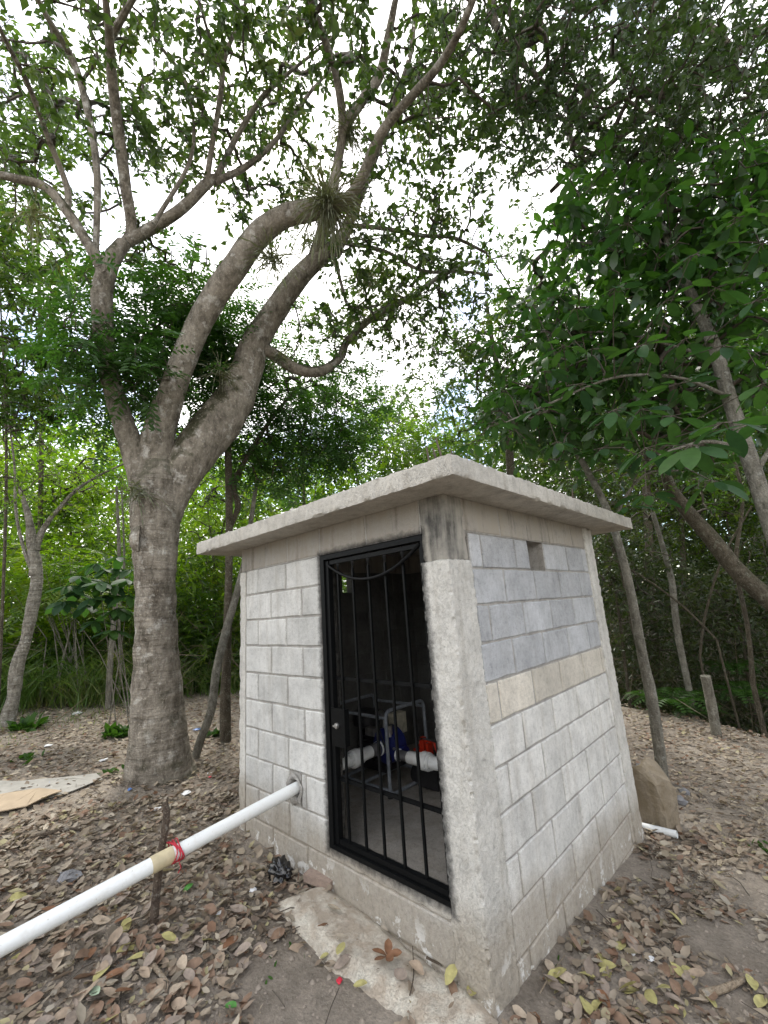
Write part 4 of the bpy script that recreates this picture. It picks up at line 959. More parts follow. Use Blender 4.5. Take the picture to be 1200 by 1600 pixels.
mass_tree('bright bushy tree left of the trunk, in sun', 110, 12.5, 1060, [(110, 740, 110, 70, 11.5, 15, 420), (40, 830, 110, 80, 11.5, 15, 380), (150, 840, 80, 90, 11.5, 15, 330)], .15, LM_bright, name='background_bush')
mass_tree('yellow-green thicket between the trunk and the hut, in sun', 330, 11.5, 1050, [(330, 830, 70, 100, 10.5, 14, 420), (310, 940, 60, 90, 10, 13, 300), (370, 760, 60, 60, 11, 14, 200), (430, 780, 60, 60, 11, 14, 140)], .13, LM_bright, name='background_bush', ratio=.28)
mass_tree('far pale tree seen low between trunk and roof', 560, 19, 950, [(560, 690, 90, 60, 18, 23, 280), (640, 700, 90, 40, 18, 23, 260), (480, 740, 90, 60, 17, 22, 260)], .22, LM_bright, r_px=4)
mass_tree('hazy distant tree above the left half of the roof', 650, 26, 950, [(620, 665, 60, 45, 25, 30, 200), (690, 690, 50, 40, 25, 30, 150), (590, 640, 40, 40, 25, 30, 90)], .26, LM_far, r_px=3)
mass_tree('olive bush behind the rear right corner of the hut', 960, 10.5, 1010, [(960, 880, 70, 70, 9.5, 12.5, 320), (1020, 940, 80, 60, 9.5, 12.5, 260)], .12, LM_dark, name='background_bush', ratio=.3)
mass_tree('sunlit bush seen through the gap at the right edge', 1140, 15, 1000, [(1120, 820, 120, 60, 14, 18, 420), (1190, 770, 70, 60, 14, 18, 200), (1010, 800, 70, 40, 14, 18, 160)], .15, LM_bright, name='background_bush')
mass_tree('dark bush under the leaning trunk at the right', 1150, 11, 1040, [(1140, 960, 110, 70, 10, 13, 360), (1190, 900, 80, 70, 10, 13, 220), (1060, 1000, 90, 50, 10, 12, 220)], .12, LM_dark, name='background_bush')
mass_tree('tall tree behind the hut closing the view to the right', 1000, 13, 1000, [(1000, 680, 150, 90, 12, 16, 420), (1140, 620, 110, 110, 12, 16, 330), (1080, 480, 150, 120, 12, 16, 420), (930, 560, 90, 90, 12, 16, 260), (1180, 330, 80, 100, 11, 15, 200), (1000, 330, 120, 70, 12, 16, 160)], .17, LM_mid, r_px=9)
mass_tree('dark tree closing the view above the right edge of the roof', 1060, 14.5, 1000, [(900, 700, 90, 60, 13, 17, 330), (1000, 760, 130, 60, 13, 17, 420), (1150, 720, 90, 60, 13, 17, 300), (820, 660, 60, 50, 13, 17, 160)], .16, LM_dark, r_px=6)
mass_tree('tree with small leaves behind the feathery tree', 470, 11, 1000, [(470, 560, 90, 80, 10, 13, 160), (540, 620, 70, 60, 10, 13, 120), (420, 740, 90, 60, 10, 13, 240), (640, 640, 50, 40, 10, 13, 50)], .13, LM_mid)

def scatter_leaves(name, n, x_of, L, m, ratio=.4, tpl=T2, kind='stuff', up=.7):
    A = x_of(n); lf = Leafy(); tw = nrm(RNG.normal(size=A.shape)); lf.add(*whorl(A, tw, 1, L, ratio, droop=.2, spread=.05, up=up, tpl=tpl), tpl=tpl)
    return tag(lf.build(name, m), kind=kind)
VA = math.atan2(FW[1], FW[0])
def ring_pts(n, a0, a1, d0, d1, z0, z1, clump=.9, top=None):
    k = max(8, n//60); a = RNG.uniform(a0, a1, k); d = RNG.uniform(d0, d1, k); x = CAM[0]+d*np.cos(VA-a); y = CAM[1]+d*np.sin(VA-a)
    g = ground_h(x, y); hh = RNG.uniform(0, 1, k)**1.1*(z1-z0)+z0
    B = np.stack([x, y, g+hh], -1); I = RNG.integers(0, k, n)
    return B[I]+RNG.normal(size=(n, 3))*clump*np.array([1, 1, .7])
# a far wood all round that closes the view
scatter_leaves('far_wood', 90000, lambda n: ring_pts(n, -.05, .95, 19, 27, -.2, 10.5, 1.2), .30, LM_far, .55)
scatter_leaves('far_wood', 70000, lambda n: ring_pts(n, -1.0, -.05, 20, 28, -.2, 9.5, 1.2), .30, LM_bright, .5)
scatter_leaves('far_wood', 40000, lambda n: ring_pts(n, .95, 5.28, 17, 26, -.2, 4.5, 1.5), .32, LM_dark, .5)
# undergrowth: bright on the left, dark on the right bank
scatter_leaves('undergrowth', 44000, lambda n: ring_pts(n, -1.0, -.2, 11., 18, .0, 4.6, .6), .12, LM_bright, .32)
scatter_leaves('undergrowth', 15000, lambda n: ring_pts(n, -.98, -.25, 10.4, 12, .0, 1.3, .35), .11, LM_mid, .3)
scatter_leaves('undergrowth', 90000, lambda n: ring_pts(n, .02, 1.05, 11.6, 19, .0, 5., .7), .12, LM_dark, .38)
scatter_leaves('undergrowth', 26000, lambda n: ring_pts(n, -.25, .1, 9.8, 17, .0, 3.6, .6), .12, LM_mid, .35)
scatter_leaves('undergrowth', 9000, lambda n: ring_pts(n, -1.0, -.2, 10.8, 14, .3, 2.6, .5), .30, LM_bright, .3)
scatter_leaves('undergrowth', 16000, lambda n: ring_pts(n, -.6, -.2, 10.4, 13, .0, 2.8, .5), .26, LM_mid, .12)
def bank_pts(n):
    k = 260; x = RNG.uniform(-6, 7, k); y = ravine_edge(x)+RNG.uniform(1.7, 5, k); B = np.stack([x, y, ground_h(x, y)+RNG.uniform(0, 2.2, k)], -1); return B[RNG.integers(0, k, n)]+RNG.normal(size=(n, 3))*.35
scatter_leaves('undergrowth', 34000, bank_pts, .11, LM_dark, .38)
def gully_pts(n):
    x = RNG.uniform(-5, 6, n); y = ravine_edge(x)+RNG.uniform(1.6, 7, n); z = ground_h(x, y)+RNG.uniform(0, .35, n); return np.stack([x, y, z], -1)
scatter_leaves('ground_cover', 16000, gully_pts, .09, LM_dark, .45)
# dry tangle of twigs
def tangle(name, n, pts, L):
    A = pts(n); lf = Leafy(); Dv = nrm(RNG.normal(size=(n, 3))*[1, 1, .9]+[0, 0, .4]); Ln = RNG.uniform(.4, 1.2, n)*L
    lf.add(A, Dv, nrm(RNG.normal(size=(n, 3))), Ln, np.full(n, .014), TB); lf.add(A, Dv, nrm(RNG.normal(size=(n, 3))), Ln, np.full(n, .014), TB); return tag(lf.build(name, LM_dead), kind='stuff')
tangle('twig_tangle', 2600, lambda n: ring_pts(n, .05, 1., 10., 13.5, .1, 2.6, .6), 1.1)
tangle('twig_tangle', 1200, lambda n: ring_pts(n, -.95, -.2, 9.2, 13, .1, 1.8, .5), .9)
# compound-leaved bush in the sunny thicket
bc = at(120, 1075, 9.9); bc[2] = gz(bc[0], bc[1]); br = empty('compound_leaf_bush', tuple(bc), 'bright bush with long fern-like compound leaves in the sunny thicket at the left', 'bush'); lf = Leafy()
A = np.concatenate([ellip(90, 890, 60, 40, 9.8, 10.8, 26), ellip(150, 930, 50, 40, 9.6, 10.6, 22), ellip(40, 900, 50, 50, 9.8, 10.8, 16)])
mbp = MB()
for q in A[::4]: mbp.tube([bc+RNG.normal(size=3)*[.2, .2, 0], (bc+q)/2+[0, 0, .2], q], [.012, .009, .005], 4, False)
dz_ = nrm(np.column_stack([RNG.normal(size=len(A)), RNG.normal(size=len(A)), RNG.uniform(-.1, .5, len(A))]))
for q in range(3): pinnate(lf, A, nrm(dz_+RNG.normal(size=A.shape)*.7*[1, 1, .3]), .75, 11, .15, .22, TB)
inv = Matrix.Translation(-Vector(bc)); o = mbp.build('stems', M_barkg, br); o.matrix_parent_inverse = inv; o = lf.build('foliage', LM_bright, br); o.matrix_parent_inverse = inv
# tall grass
def grass(name, n, a0, a1, d0, d1, L, w=.022):
    a = RNG.uniform(a0, a1, n); d = RNG.uniform(d0, d1, n); k = 90; ca = RNG.uniform(a0, a1, k); cdv = RNG.uniform(d0, d1, k); I = RNG.integers(0, k, n)
    x = CAM[0]+cdv[I]*np.cos(VA-ca[I])+RNG.normal(size=n)*.22; y = CAM[1]+cdv[I]*np.sin(VA-ca[I])+RNG.normal(size=n)*.22
    P = np.stack([x, y, ground_h(x, y)], -1); Dv = nrm(RNG.normal(size=(n, 3))*.28*[1, 1, 0]+[0, 0, 1.]); Ln = L*RNG.uniform(.5, 1.1, n); lf = Leafy()
    Nv = nrm(RNG.normal(size=(n, 3))*[1, 1, .1])
    for s in range(3):
        lf.add(P, Dv, Nv, Ln/3*1.08, np.full(n, w*(1.1-.28*s)), TB); P = P+Dv*(Ln/3)[:, None]; Dv = nrm(Dv+nrm(Dv*[1, 1, 0]+1e-5)*.35-[0, 0, .16])
    return tag(lf.build(name, LM_grass), kind='stuff')
grass('tall_grass', 5200, -.90, -.5, 9.3, 12.2, 1.15)
grass('tall_grass', 2500, -.50, -.2, 10, 12.5, .8)
grass('short_grass', 500, -.9, -.55, 7.2, 9.4, .16, .008)

# ferns in the gully
def fern(px, py, hd, n, L, label):
    c = at(px, py, hd); c = np.array([c[0], c[1], c[2]]); root = empty('fern', tuple(c), label, 'fern', 'ferns in the gully'); inv = Matrix.Translation(-Vector(c))
    me = None
    for j in range(n):
        lf = Leafy(); a = j*6.283/n+random.uniform(-.3, .3); d0 = np.array([math.cos(a), math.sin(a), 1.1]); A = c[None].copy(); pinn = nrm(d0)[None]
        dr = nrm(d0)[None]; P = A.copy(); K = 13; LL = L*random.uniform(.75, 1.1)
        for i in range(K):
            P = P+dr*LL/K; dr = nrm(dr-np.array([0, 0, .13])); s = nrm(np.cross(dr, [0, 0, 1.])); u_ = np.cross(s, dr); w_ = .17*LL*math.sin(min(1, (i+2)/K)*2.7)+.02
            for q in (1, -1): lf.add(P, s*q+dr*.35, u_, np.full(1, w_*1.5), np.full(1, .035*LL/.6))
        lf.add(A, d0[None], np.array([[0, 0, 1.]]), np.full(1, LL*.5), np.full(1, .008), TB)
        o = lf.build('frond', LM_fern, root); o.matrix_parent_inverse = inv
def onravine(px, py, hd):
    p = at(px, py, hd); return p
fern(1052, 1105, 9.2, 10, .8, 'bright fern in the dark gully, left of the cut post')
fern(1008, 1092, 9.3, 6, .5, 'small fern in the gully nearest the hut')
fern(1165, 1092, 9.8, 10, .75, 'fern in the gully right of the cut post')
fern(1145, 1050, 10.6, 8, .7, 'dim fern high on the far bank above the cut post')
fern(1090, 1120, 9.2, 7, .5, 'little fern at the foot of the cut post')

# ------------------------------------------------------------------ leaf litter
def bare(x, y):
    """0 where the soil is swept bare"""
    P = np.stack([x, y], -1); X, Y, Z = project(np.stack([x, y, ground_h(x, y)], -1))
    f = 1.3+.5*wav(P, 1.3, 8, 2)+.5*wav(P, 4.3, 8, 8)
    for (cx, cy, r) in BARE: f = f-1.35*(1-sm(r*.4, r*1.1, np.hypot(x-cx, y-cy)))
    return np.clip(f, 0, 1)
BARE = []
for (px, py, r) in ((450, 1540, .27), (560, 1590, .25), (520, 1620, .3), (400, 1330, .22), (350, 1300, .22), (880, 1500, .12), (820, 1560, .2), (1000, 1360, .25), (920, 1420, .12), (1150, 1480, .3), (1190, 1400, .35), (960, 1330, .25), (1110, 1270, .3), (1140, 1560, .18)):
    q = gp(px, py); BARE.append((q[0], q[1], r))
def litter_pts(mul=1.):
    out = []
    for r0_, r1_, rho in ((.5, 4.6, 980), (4.6, 9., 360), (9., 15, 130)):
        n = int(rho*mul*1.25*(r1_**2-r0_**2)); a = RNG.uniform(-1.25, 1.25, n); d = np.sqrt(RNG.uniform(r0_**2, r1_**2, n)); out.append(np.stack([CAM[0]+d*np.cos(VA-a), CAM[1]+d*np.sin(VA-a)], -1))
    Q = np.concatenate(out); x, y = Q.T
    ok = ~((x > -W-.03) & (x < .03) & (y > -.03) & (y < D+.03))
    ok &= RNG.uniform(0, 1, len(x)) < bare(x, y)
    pd = polydist(Q, AP); ok &= (pd < 0) | (RNG.uniform(0, 1, len(x)) < .05)
    return Q[ok], pd[ok]
Q, pd = litter_pts(); n = len(Q)
Z = ground_h(Q[:, 0], Q[:, 1])+RNG.uniform(.004, .022, n)+np.where(pd > 0, .05, 0)
Pq = np.stack([Q, np.zeros(n)], -1) if False else np.column_stack([Q, Z])
a = RNG.uniform(0, 6.283, n); Dv = np.column_stack([np.cos(a), np.sin(a), RNG.normal(size=n)*.22]); Nv = nrm(RNG.normal(size=(n, 3))*.33+[0, 0, 1.])
Ln = RNG.uniform(.028, .09, n); Wd = Ln*RNG.uniform(.36, .60, n)
X, Y, Zd = project(Pq); size = Ln/np.maximum(Zd, .1)
vis = (X > 5) & (X < 1195) & (Y < 1595) & (Zd > .2)
# hidden behind the hut?  only leaves in front of or beside it
vis &= ~((Pq[:, 0] < .02) & (Pq[:, 1] > 0) & (Pq[:, 0] > -2.2)) & ~((X > 372) & (X < 1005) & (Pq[:, 1] > 1.0) & (Pq[:, 0] < 0))
order = np.argsort(-size*vis)[:285]; sel = np.zeros(n, bool); sel[order] = True; sel &= vis
lf = Leafy(); k = ~sel; br_ = RNG.uniform(0, 1, n) < .35; k1, k2 = k & ~br_, k & br_; lf.add(Pq[k1], Dv[k1], Nv[k1], Ln[k1], Wd[k1], TD); lf.add(Pq[k2], Dv[k2], Nv[k2], Ln[k2]*.8, Wd[k2]*1.25, TE); tag(lf.build('leaf_litter', LM_dry), kind='stuff')
Q2, pd2 = litter_pts(1.6); m2 = len(Q2); kk = np.hypot(*(Q2-CAM[:2]).T) < 6; Q2, pd2 = Q2[kk], pd2[kk]; m2 = len(Q2)
P2 = np.column_stack([Q2, ground_h(Q2[:, 0], Q2[:, 1])+RNG.uniform(.001, .008, m2)+np.where(pd2 > 0, .05, 0)]); L2 = RNG.uniform(.008, .03, m2)
lf = Leafy(); lf.add(P2, RNG.normal(size=(m2, 3))*[1, 1, .25], nrm(RNG.normal(size=(m2, 3))*.5+[0, 0, 1.]), L2, L2*RNG.uniform(.3, 1., m2), T2); tag(lf.build('leaf_crumbs', LM_dry), kind='stuff')
# the largest-looking ones, one object each
def one_leaf_mesh(v, m):
    vs = []; fs = []; rr = random.Random(v); prof = [(0, 0.), (.1, .2), (.27, .40), (.5, .48), (.72, .42), (.88, .25), (1, 0.)]
    cu, cr, tw_ = rr.uniform(-.25, .3), rr.uniform(.1, .6), rr.uniform(-.4, .4)
    for (u, w_) in prof:
        for s_ in (1, .5, 0, -.5, -1):
            vs.append((u, w_*.55*s_+.03*math.sin(u*6+v), cu*(u-.5)**2+cr*abs(w_*s_)**1.6*.5+tw_*w_*s_*(u-.5)+.02))
    for i in range(len(prof)-1):
        for j in range(4): b = i*5+j; fs.append((b, b+1, b+6, b+5))
    me = mesh('fallen_leaf', vs, fs); me.materials.append(m); me.polygons.foreach_set('use_smooth', [True]*len(me.polygons)); return me
def dry1(name, c): return simple(name, c, .65, 0, .22, 45, .3, .3)
KINDS = [('tan', dry1('dry_leaf_tan', (.29, .225, .165))), ('brown', dry1('dry_leaf_brown', (.19, .125, .085))), ('grey-brown', dry1('dry_leaf_grey', (.24, .195, .16))), ('pale buff', dry1('dry_leaf_buff', (.38, .31, .235))), ('olive-yellow', dry1('dry_leaf_olive', (.33, .30, .125))), ('rust-brown', dry1('dry_leaf_rust', (.17, .085, .045)))]
LMs = [[one_leaf_mesh(v*7+i, m) for v in range(5)] for i, (c_, m) in enumerate(KINDS)]
def where(p, px, py):
    if polydist(np.array(p[:2]), AP) > 0: return 'lying on the rough concrete apron', 'apron'
    if p[0] > .0: return 'on the ground beside the right-hand wall', 'right'
    if px < 270 and py < 1400: return 'on the ground beyond the long white pipe', 'beyond'
    if py > 1400 and px < 300: return 'on the ground nearer than the white pipe, left of the stake', 'near'
    return 'on the ground between the stake and the apron', 'mid'
MARKS = [(266, 1470, 'the foot of the wooden stake'), (262, 1345, 'the red cord on the pipe'), (437, 1365, 'the black plastic bag'), (500, 1380, 'the broken board'), (108, 1372, 'the flat grey stone'),
         (140, 1556, 'the pale green leaf'), (352, 1578, 'the bright green leaf'), (245, 1525, 'the short pale stick'), (610, 1510, 'the orange-brown leaf cluster'), (530, 1537, 'the dark red scrap'),
         (986, 1492, 'the first white scrap'), (1017, 1502, 'the second white scrap'), (1135, 1552, 'the thick pale stick'), (905, 1590, 'the pale split stick'), (1035, 1300, 'the short white pipe end'), (1025, 1240, 'the brown boulder'),
         (865, 1530, 'the thin curved stem'), (785, 1550, 'the near corner of the hut'), (60, 1250, 'the tan cardboard'), (460, 1235, 'the pipe hole'), (60, 1455, 'the left end of the white pipe'), (160, 1400, 'the middle of the white pipe'),
         (90, 1310, 'the long brown stick'), (1190, 1330, 'the small weed at the right edge'), (60, 1560, 'the lower left corner'), (1180, 1450, 'the right-edge bare soil'), (345, 1430, 'the white paper scrap'), (390, 1500, 'the tiny seedling'), (162, 1535, 'the large rust leaf')]
for i in np.where(sel)[0]:
    wh, tg = where(Pq[i], X[i], Y[i]); right = tg in ('right', 'apron')
    kx = random.choices(range(6), (3, 2, 3, 1.2, 4.5, .25) if right else (4, 4, 4, 1.6, .9, .35))[0]
    o = bpy.data.objects.new('fallen_leaf', random.choice(LMs[kx])); C.objects.link(o)
    Dx = Vector(Dv[i]).normalized(); S = Vector(Nv[i]).cross(Dx).normalized(); Nn = Dx.cross(S); l_ = Ln[i]*1.05
    o.matrix_world = Matrix(((Dx.x*l_, S.x*l_, Nn.x*l_, Pq[i][0]), (Dx.y*l_, S.y*l_, Nn.y*l_, Pq[i][1]), (Dx.z*l_, S.z*l_, Nn.z*l_, Pq[i][2]), (0, 0, 0, 1)))
    d_ = [math.hypot(X[i]-lx, Y[i]-ly) for lx, ly, _ in MARKS]; j_ = int(np.argmin(d_)); lx, ly, ln_ = MARKS[j_]; dx_, dy_ = X[i]-lx, Y[i]-ly
    rel = ('right of' if dx_ > 0 else 'left of') if abs(dx_) > abs(dy_) else ('in front of' if dy_ > 0 else 'beyond')
    far_ = 'well ' if d_[j_] > 75 else ''
    sz = 'small ' if Ln[i] < .056 else ('large ' if Ln[i] > .072 else '')
    tag(o, f'{sz}{KINDS[kx][0]} fallen leaf {far_}{rel} {ln_}', 'leaf', f'fallen leaves {wh}')
seen_ = {}
for o in sorted([o for o in C.objects if o.name.startswith('fallen_leaf') and o.get('label')], key=lambda o: (o.matrix_world.translation-co.location).length):
    seen_.setdefault(o['label'], []).append(o)
for lb, os_ in seen_.items():
    if len(os_) > 1:
        for i_, o in enumerate(os_): o['label'] = lb+', '+('nearest', 'second nearest', 'third nearest', 'fourth nearest', 'fifth nearest', 'sixth nearest', 'seventh nearest', 'eighth nearest')[min(i_, 7)]
# small stones and grit
def ground_twigs(n):
    a = RNG.uniform(-1.1, 1.1, n); d = 1+RNG.uniform(0, 1, n)**.7*8; x = CAM[0]+d*np.cos(VA-a); y = CAM[1]+d*np.sin(VA-a); ok = ~((x > -W-.1) & (x < .1) & (y > -.1) & (y < D+.1)); x, y = x[ok], y[ok]
    mb = MB()
    for p, q in zip(x, y):
        z = gz(p, q)+.02; t_ = random.uniform(0, 6.3); L_ = random.uniform(.04, .22); dx_, dy_ = math.cos(t_)*L_, math.sin(t_)*L_
        mb.tube([(p, q, z), (p+dx_*.5+random.uniform(-.01, .01), q+dy_*.5+random.uniform(-.01, .01), z+.008), (p+dx_, q+dy_, gz(p+dx_, q+dy_)+.016)], random.uniform(.0012, .0035), 4)
    tag(mb.build('ground_twigs', M_twig), kind='stuff')
ground_twigs(900)
def pebbles(n):
    V = []; F = []; out = []
    a = RNG.uniform(-1.1, 1.1, n); d = 1+RNG.uniform(0, 1, n)**.8*6; x = CAM[0]+d*np.cos(VA-a); y = CAM[1]+d*np.sin(VA-a)
    ok = ~((x > -W-.03) & (x < .03) & (y > -.03) & (y < D+.03)); x, y = x[ok], y[ok]; n = len(x); s = RNG.uniform(.003, .011, n)*RNG.choice([1, 1, 1.6], n)
    t = np.array([(1, 0, 0), (.3, .9, 0), (-.8, .5, 0), (-.7, -.6, 0), (.4, -.9, 0), (0, .1, .7)])
    J = t[None]*RNG.uniform(.7, 1.3, (n, 6, 3)); V = np.column_stack([x, y, ground_h(x, y)+.001])[:, None]+J*s[:, None, None]
    F = (np.arange(n)*6)[:, None, None]+np.array([(0, 1, 5), (1, 2, 5), (2, 3, 5), (3, 4, 5), (4, 0, 5)])[None]
    me = fast_mesh('pebbles', V.reshape(-1, 3), [F.reshape(-1, 3)]); tag(link('pebbles', me, simple('pebble', (.23, .195, .16), .85, 0, .35, 60)), kind='stuff')
pebbles(9000)

# ------------------------------------------------------------------ things lying about
def lump(name, c, s, m, label, cat, seed=0, amp=.35, sub=2, smooth=False, group=None, rot=0, sc=1.6):
    bm = bmesh.new(); bmesh.ops.create_icosphere(bm, subdivisions=sub, radius=1)
    for v in bm.verts:
        q = v.co*sc+Vector((seed*3.1, seed, 0)); f = 1+amp*mn.noise(q)+amp*.4*mn.noise(q*2.7); v.co = Vector((v.co.x*s[0], v.co.y*s[1], v.co.z*s[2]))*f
    me = bpy.data.meshes.new(name); bm.to_mesh(me); bm.free(); o = link(name, me, m, smooth=smooth); o.location = c; o.rotation_euler = (0, 0, rot); return tag(o, label, cat, group)
# black plastic bag by the wall
c = gp(437, 1376); lump('plastic_bag', c+[0, 0, .045], (.085, .06, .06), M_bag, 'crumpled shiny black plastic bag on the ground against the front wall', 'bag', 3, .55, 4, True, sc=2.6)
# short board by the sill
q0, q1 = gp(478, 1372, .03), gp(522, 1392, .03); mb = MB(); mb.box(-.1, .1, -.03, .03, -.022, .022); o = mb.build('broken_board', M_brick); o.location = (q0+q1)/2+[0, 0, .025]; o.rotation_euler = (.05, .03, math.atan2(q1[1]-q0[1], q1[0]-q0[0]))
tag(o, 'short dusty brown piece of board lying against the foot of the front wall', 'board')
# leaning rock behind the corner
def rock():
    bm = bmesh.new(); prof = [(-.16, -.34), (.11, -.34), (.135, .0), (.10, .09), (.02, .17), (-.06, .225), (-.12, .21), (-.18, .1)]
    f = [bm.verts.new((x, -.03+.02*random.random(), z)) for x, z in prof]; b = [bm.verts.new((x*.8+.03, .13, z*.93)) for x, z in prof]; n = len(prof)
    c1, c2 = bm.verts.new((.0, -.085, .10)), bm.verts.new((.03, -.09, -.2))
    for i, j, k in ((0, 1, c2), (1, 2, c2), (2, 3, c1), (3, 4, c1), (4, 5, c1), (5, 6, c1), (6, 7, c1), (7, 0, c2)): bm.faces.new((f[i], f[j], k))
    bm.faces.new((f[2], c1, c2)); bm.faces.new((f[7], c2, c1)); bm.faces.new(b[::-1])
    for i in range(n): bm.faces.new((f[i], b[i], b[(i+1) % n], f[(i+1) % n]))
    bmesh.ops.recalc_face_normals(bm, faces=bm.faces); bmesh.ops.triangulate(bm, faces=bm.faces); bmesh.ops.subdivide_edges(bm, edges=bm.edges, cuts=5, use_grid_fill=True)
    for v in bm.verts: v.co += mn.noise_vector(v.co*5)*.03+mn.noise_vector(v.co*17)*.010+mn.noise_vector(v.co*45)*.004
    me = bpy.data.meshes.new('boulder'); bm.to_mesh(me); bm.free(); o = link('boulder', me, M_rock); o.location = (.07, 2.50, .0); o.rotation_euler = (.12, -.06, .35); return o
tag(rock(), 'tall flat-faced brown boulder leaning behind the right rear corner of the hut', 'rock')
for i, (px, py, s, lab) in enumerate(((1062, 1255, .07, 'grey rubble stone just right of the brown boulder'), (1010, 1205, .09, 'dark stone lying above the brown boulder'), (1040, 1290, .03, 'small grey stone at the foot of the boulder'), (1070, 1240, .05, 'pale angular stone behind the rubble stone'))):
    c = gp(px, py); lump('stone', c+[0, 0, s*.3], (s, s*.7, s*.55), M_rockg, lab, 'stone', i+5, .5, 2)
c = gp(108, 1372); lump('stone', c+[0, 0, .012], (.075, .055, .022), M_rockg, 'flat grey stone on the leaves just beyond the white pipe', 'stone', 21, .4, 2)
# sheet and cardboard at the left edge
def flat(name, poly_px, m, label, cat, h=.012, off=.02, n=10):
    P = np.array([gp(*p) for p in poly_px]); c = P.mean(0); vs = []; k = len(P)
    for z in (off, off+h):
        for p in P: vs.append((p[0]-c[0], p[1]-c[1], gz(p[0], p[1])-c[2]+z))
    bm = bmesh.new(); v = [bm.verts.new(q) for q in vs]; bm.faces.new(v[:k][::-1]); bm.faces.new(v[k:])
    for i in range(k): bm.faces.new((v[i], v[(i+1) % k], v[k+(i+1) % k], v[k+i]))
    bmesh.ops.triangulate(bm, faces=bm.faces); bmesh.ops.subdivide_edges(bm, edges=bm.edges, cuts=3)
    for w_ in bm.verts: w_.co.z += .012*mn.noise(w_.co*7)
    me = bpy.data.meshes.new(name); bm.to_mesh(me); bm.free(); o = link(name, me, m); o.location = c; return tag(o, label, cat)
flat('sheet', [(-30, 1262), (0, 1225), (70, 1222), (150, 1212), (160, 1222), (95, 1246), (30, 1262)], M_sack, 'dusty grey sheet lying on the leaves at the left edge, partly under the cardboard', 'sheet', .006, .018)
flat('cardboard', [(-30, 1282), (-10, 1252), (60, 1240), (96, 1244), (40, 1268), (0, 1276)], M_card, 'tan piece of cardboard on the ground at the left edge', 'cardboard', .008, .034)
# sticks
def stick(p, m, label, r=.008, name='stick', lift=.02):
    P = [gp(a_, b_)+np.array([0, 0, lift]) for a_, b_ in p]; P = catmull(P, 4); mb = MB(); mb.tube(P, np.linspace(r, r*.6, len(P))*(1+.2*wav(P, 40)), 8); return tag(mb.build(name, m, smooth=True), label, 'stick')
stick([(1098, 1562), (1135, 1552), (1170, 1535)], M_woodpale, 'thick pale dead stick on the bare soil at the lower right', .017)
stick([(880, 1578), (905, 1590), (925, 1605)], M_woodpale, 'pale split stick at the bottom edge right of the hut corner', .008)
stick([(225, 1500), (250, 1530), (262, 1545)], M_woodpale, 'short pale stick lying at the foot of the wooden stake', .012)
stick([(30, 1320), (95, 1302), (130, 1300)], M_wood, 'long brown stick half buried in leaves at the left', .014)
stick([(642, 1580), (648, 1545), (646, 1500)], M_wood, 'thin bent twig lying on the concrete apron', .003, lift=.055)
stick([(668, 1518), (690, 1530)], M_wood, 'short grey twig on the apron near the hut corner', .006, lift=.055)
stick([(985, 1060), (990, 1080), (998, 1105)], M_woodpale, 'pale dead branch poking out beside the rear corner at the gully edge', .02, lift=.1)
stick([(845, 1560), (862, 1530), (884, 1500)], M_woodpale, 'thin curved stem among the leaves beside the right wall', .003)
stick([(175, 1105), (205, 1115), (235, 1130)], M_woodpale, 'pale fallen twig left of the big trunk', .012)
stick([(60, 1105), (85, 1112)], M_woodpale, 'short pale twig near the curved left tree', .012)
# scraps of litter
def scrap(px, py, s, m, label, cat='litter', name='plastic_scrap', seed=1, th=.25):
    c = gp(px, py); return lump(name, c+[0, 0, s*th+.008], (s, s*.75, s*th), m, label, cat, seed, .8, 2, rot=seed, sc=2.2)
scrap(986, 1492, .024, M_lit, 'crumpled white plastic scrap among yellow leaves beside the right wall', seed=2)
scrap(1017, 1502, .022, M_lit, 'second white scrap, just right of the first beside the right wall', seed=9)
scrap(700//2-25, 1232-20, .03, M_lit, 'white bottle cap by the foot of the big trunk', name='bottle_cap', seed=4)
scrap(328, 1216, .02, M_cord, 'small red wrapper beside the white bottle cap', name='wrapper', seed=5)
scrap(202, 1236, .03, M_litb, 'small blue wrapper on the leaves before the big trunk', name='wrapper', seed=6)
scrap(245, 1268, .035, M_lit, 'white crumpled paper on the leaves between trunk and pipe', name='paper_scrap', seed=7)
scrap(290, 1243, .05, M_lit, 'pale plastic scrap on the leaves right of the big trunk', seed=8)
scrap(76, 1227, .03, M_litb, 'blue scrap lying on the grey sheet', seed=10)
scrap(162, 1190, .04, M_lit, 'white and blue wrapper left of the big trunk', name='wrapper', seed=11)
scrap(120, 1117, .07, M_lit, 'white plastic litter far back at the edge of the grass', seed=12)
scrap(75, 1168, .05, M_lit, 'white scrap half hidden in the leaves at the far left', seed=13)
scrap(308, 1142, .05, M_litb, 'dark blue scrap between the big trunk and the leaning sapling', seed=14)
scrap(530, 1537, .018, M_cord, 'small dark red scrap on bare soil beside the apron', seed=15)
scrap(1050, 1268, .035, M_litb, 'bluish plastic scrap by the stones behind the hut', seed=16)
scrap(345, 1430, .022, M_lit, 'white paper scrap among leaves right of the stake', name='paper_scrap', seed=17)
scrap(395, 1395, .025, M_lit, 'pale stone-like scrap near the black bag', seed=18)
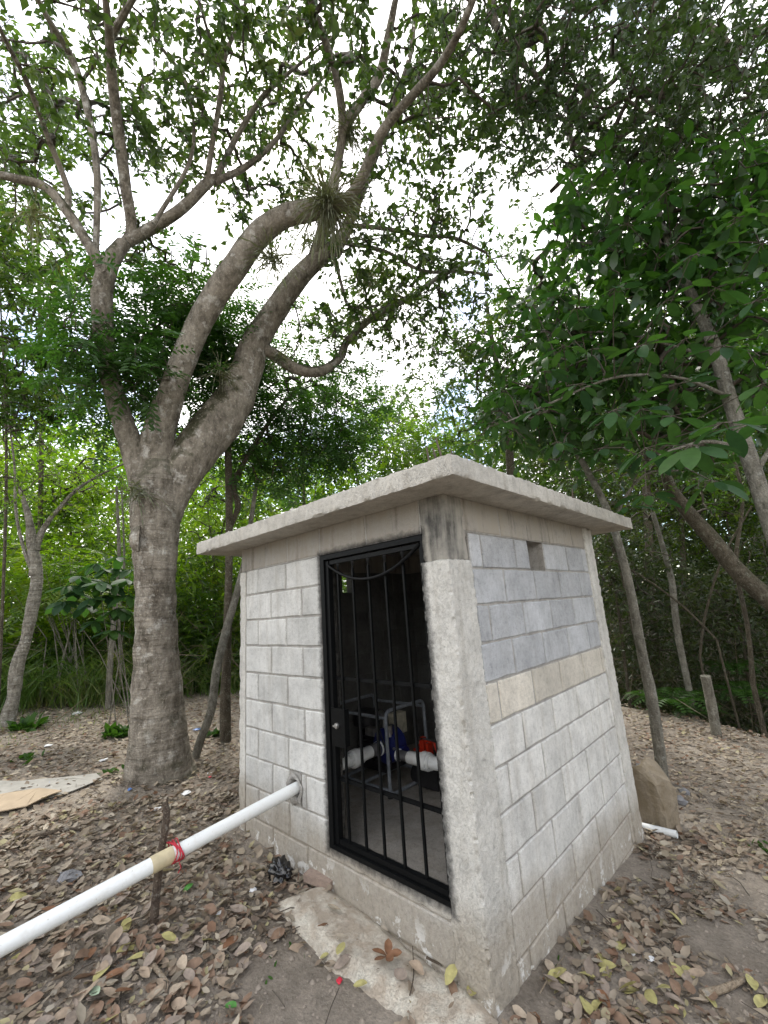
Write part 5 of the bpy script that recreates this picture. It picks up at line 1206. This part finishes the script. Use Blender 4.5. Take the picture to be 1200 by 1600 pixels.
# particular leaves
def special(px, py, L, m, label, rot, cat='leaf', name='fallen_leaf', lift=.02, v=3):
    c = gp(px, py)+np.array([0, 0, lift]); o = link(name, one_leaf_mesh(v, m)); o.location = c; o.scale = (L, L, L); o.rotation_euler = (.1, -.1, rot); return tag(o, label, cat)
M_green = simple('fresh_green_leaf', (.05, .17, .03), .4); M_pale = simple('pale_green_leaf', (.30, .38, .27), .5); M_rustl = KINDS[5][1]; M_oliv = KINDS[4][1]
special(352, 1578, .06, M_green, 'bright green fresh leaf on bare soil at the bottom', .3)
special(286, 1400, .07, M_green, 'green leaf just right of the wooden stake', 1.9)
special(140, 1556, .075, M_pale, 'pale blue-green leaf near the bottom left', .2, v=6)
special(162, 1535, .08, M_rustl, 'large curled rust-brown leaf at the lower left', .9)
special(130, 1510, .075, M_rustl, 'dark rust leaf just above the large rust leaf', 2.2)
special(552, 1548, .065, M_oliv, 'yellow leaf on bare soil touching the apron edge', .7)
special(500, 1505, .045, M_oliv, 'small yellow-green leaf left of the apron', 1.2)
special(520, 1388, .05, M_oliv, 'yellow leaf on the apron beside the brown board', .2, lift=.06)
special(650, 1450, .05, M_oliv, 'olive leaf on the apron below the sill', .9, lift=.06)
q = gp(605, 1500, .05); st = empty('dry_leaf_cluster', tuple(q), 'star-shaped cluster of curled orange-brown leaves on the apron', 'leaf cluster')
for j, a_ in enumerate((-.4, .6, 2.2, 3.6, 4.6)):
    o = link('leaf', one_leaf_mesh(j, M_rustl), None, st); o.scale = (.075, .075, .075); o.rotation_euler = (.2, -.25, a_); o.location = (0, 0, .015)
# fresh weeds
def weed(px, py, n, L, label):
    c = gp(px, py); lf = Leafy(); A = np.tile(c, (n, 1))+RNG.normal(size=(n, 3))*[.06, .06, 0]; lf.add(A, nrm(RNG.normal(size=(n, 3))*[1, 1, .3]+[0, 0, .7]), nrm(RNG.normal(size=(n, 3))*.4+[0, 0, 1]), L*RNG.uniform(.6, 1.1, n), L*.4*np.ones(n), T6)
    o = lf.build('weed', LM_fern, loc=c); o.location = c; tag(o, label, 'weed', 'weeds in the clearing')
weed(40, 1140, 60, .22, 'spreading green weed at the far left of the clearing'); weed(185, 1150, 60, .2, 'green weed against the left side of the big trunk'); weed(172, 1210, 16, .09, 'tiny weed at the left foot of the big trunk')
weed(440, 1495, 9, .03, 'tiny seedling on the bare soil'); weed(45, 1190, 16, .12, 'small weed beside the grey sheet'); weed(335, 1150, 40, .14, 'weed between the sapling and the feathery tree')
weed(865, 1515, 9, .03, 'tiny seedling among leaves beside the right wall'); weed(1190, 1330, 14, .07, 'small weed at the right edge')
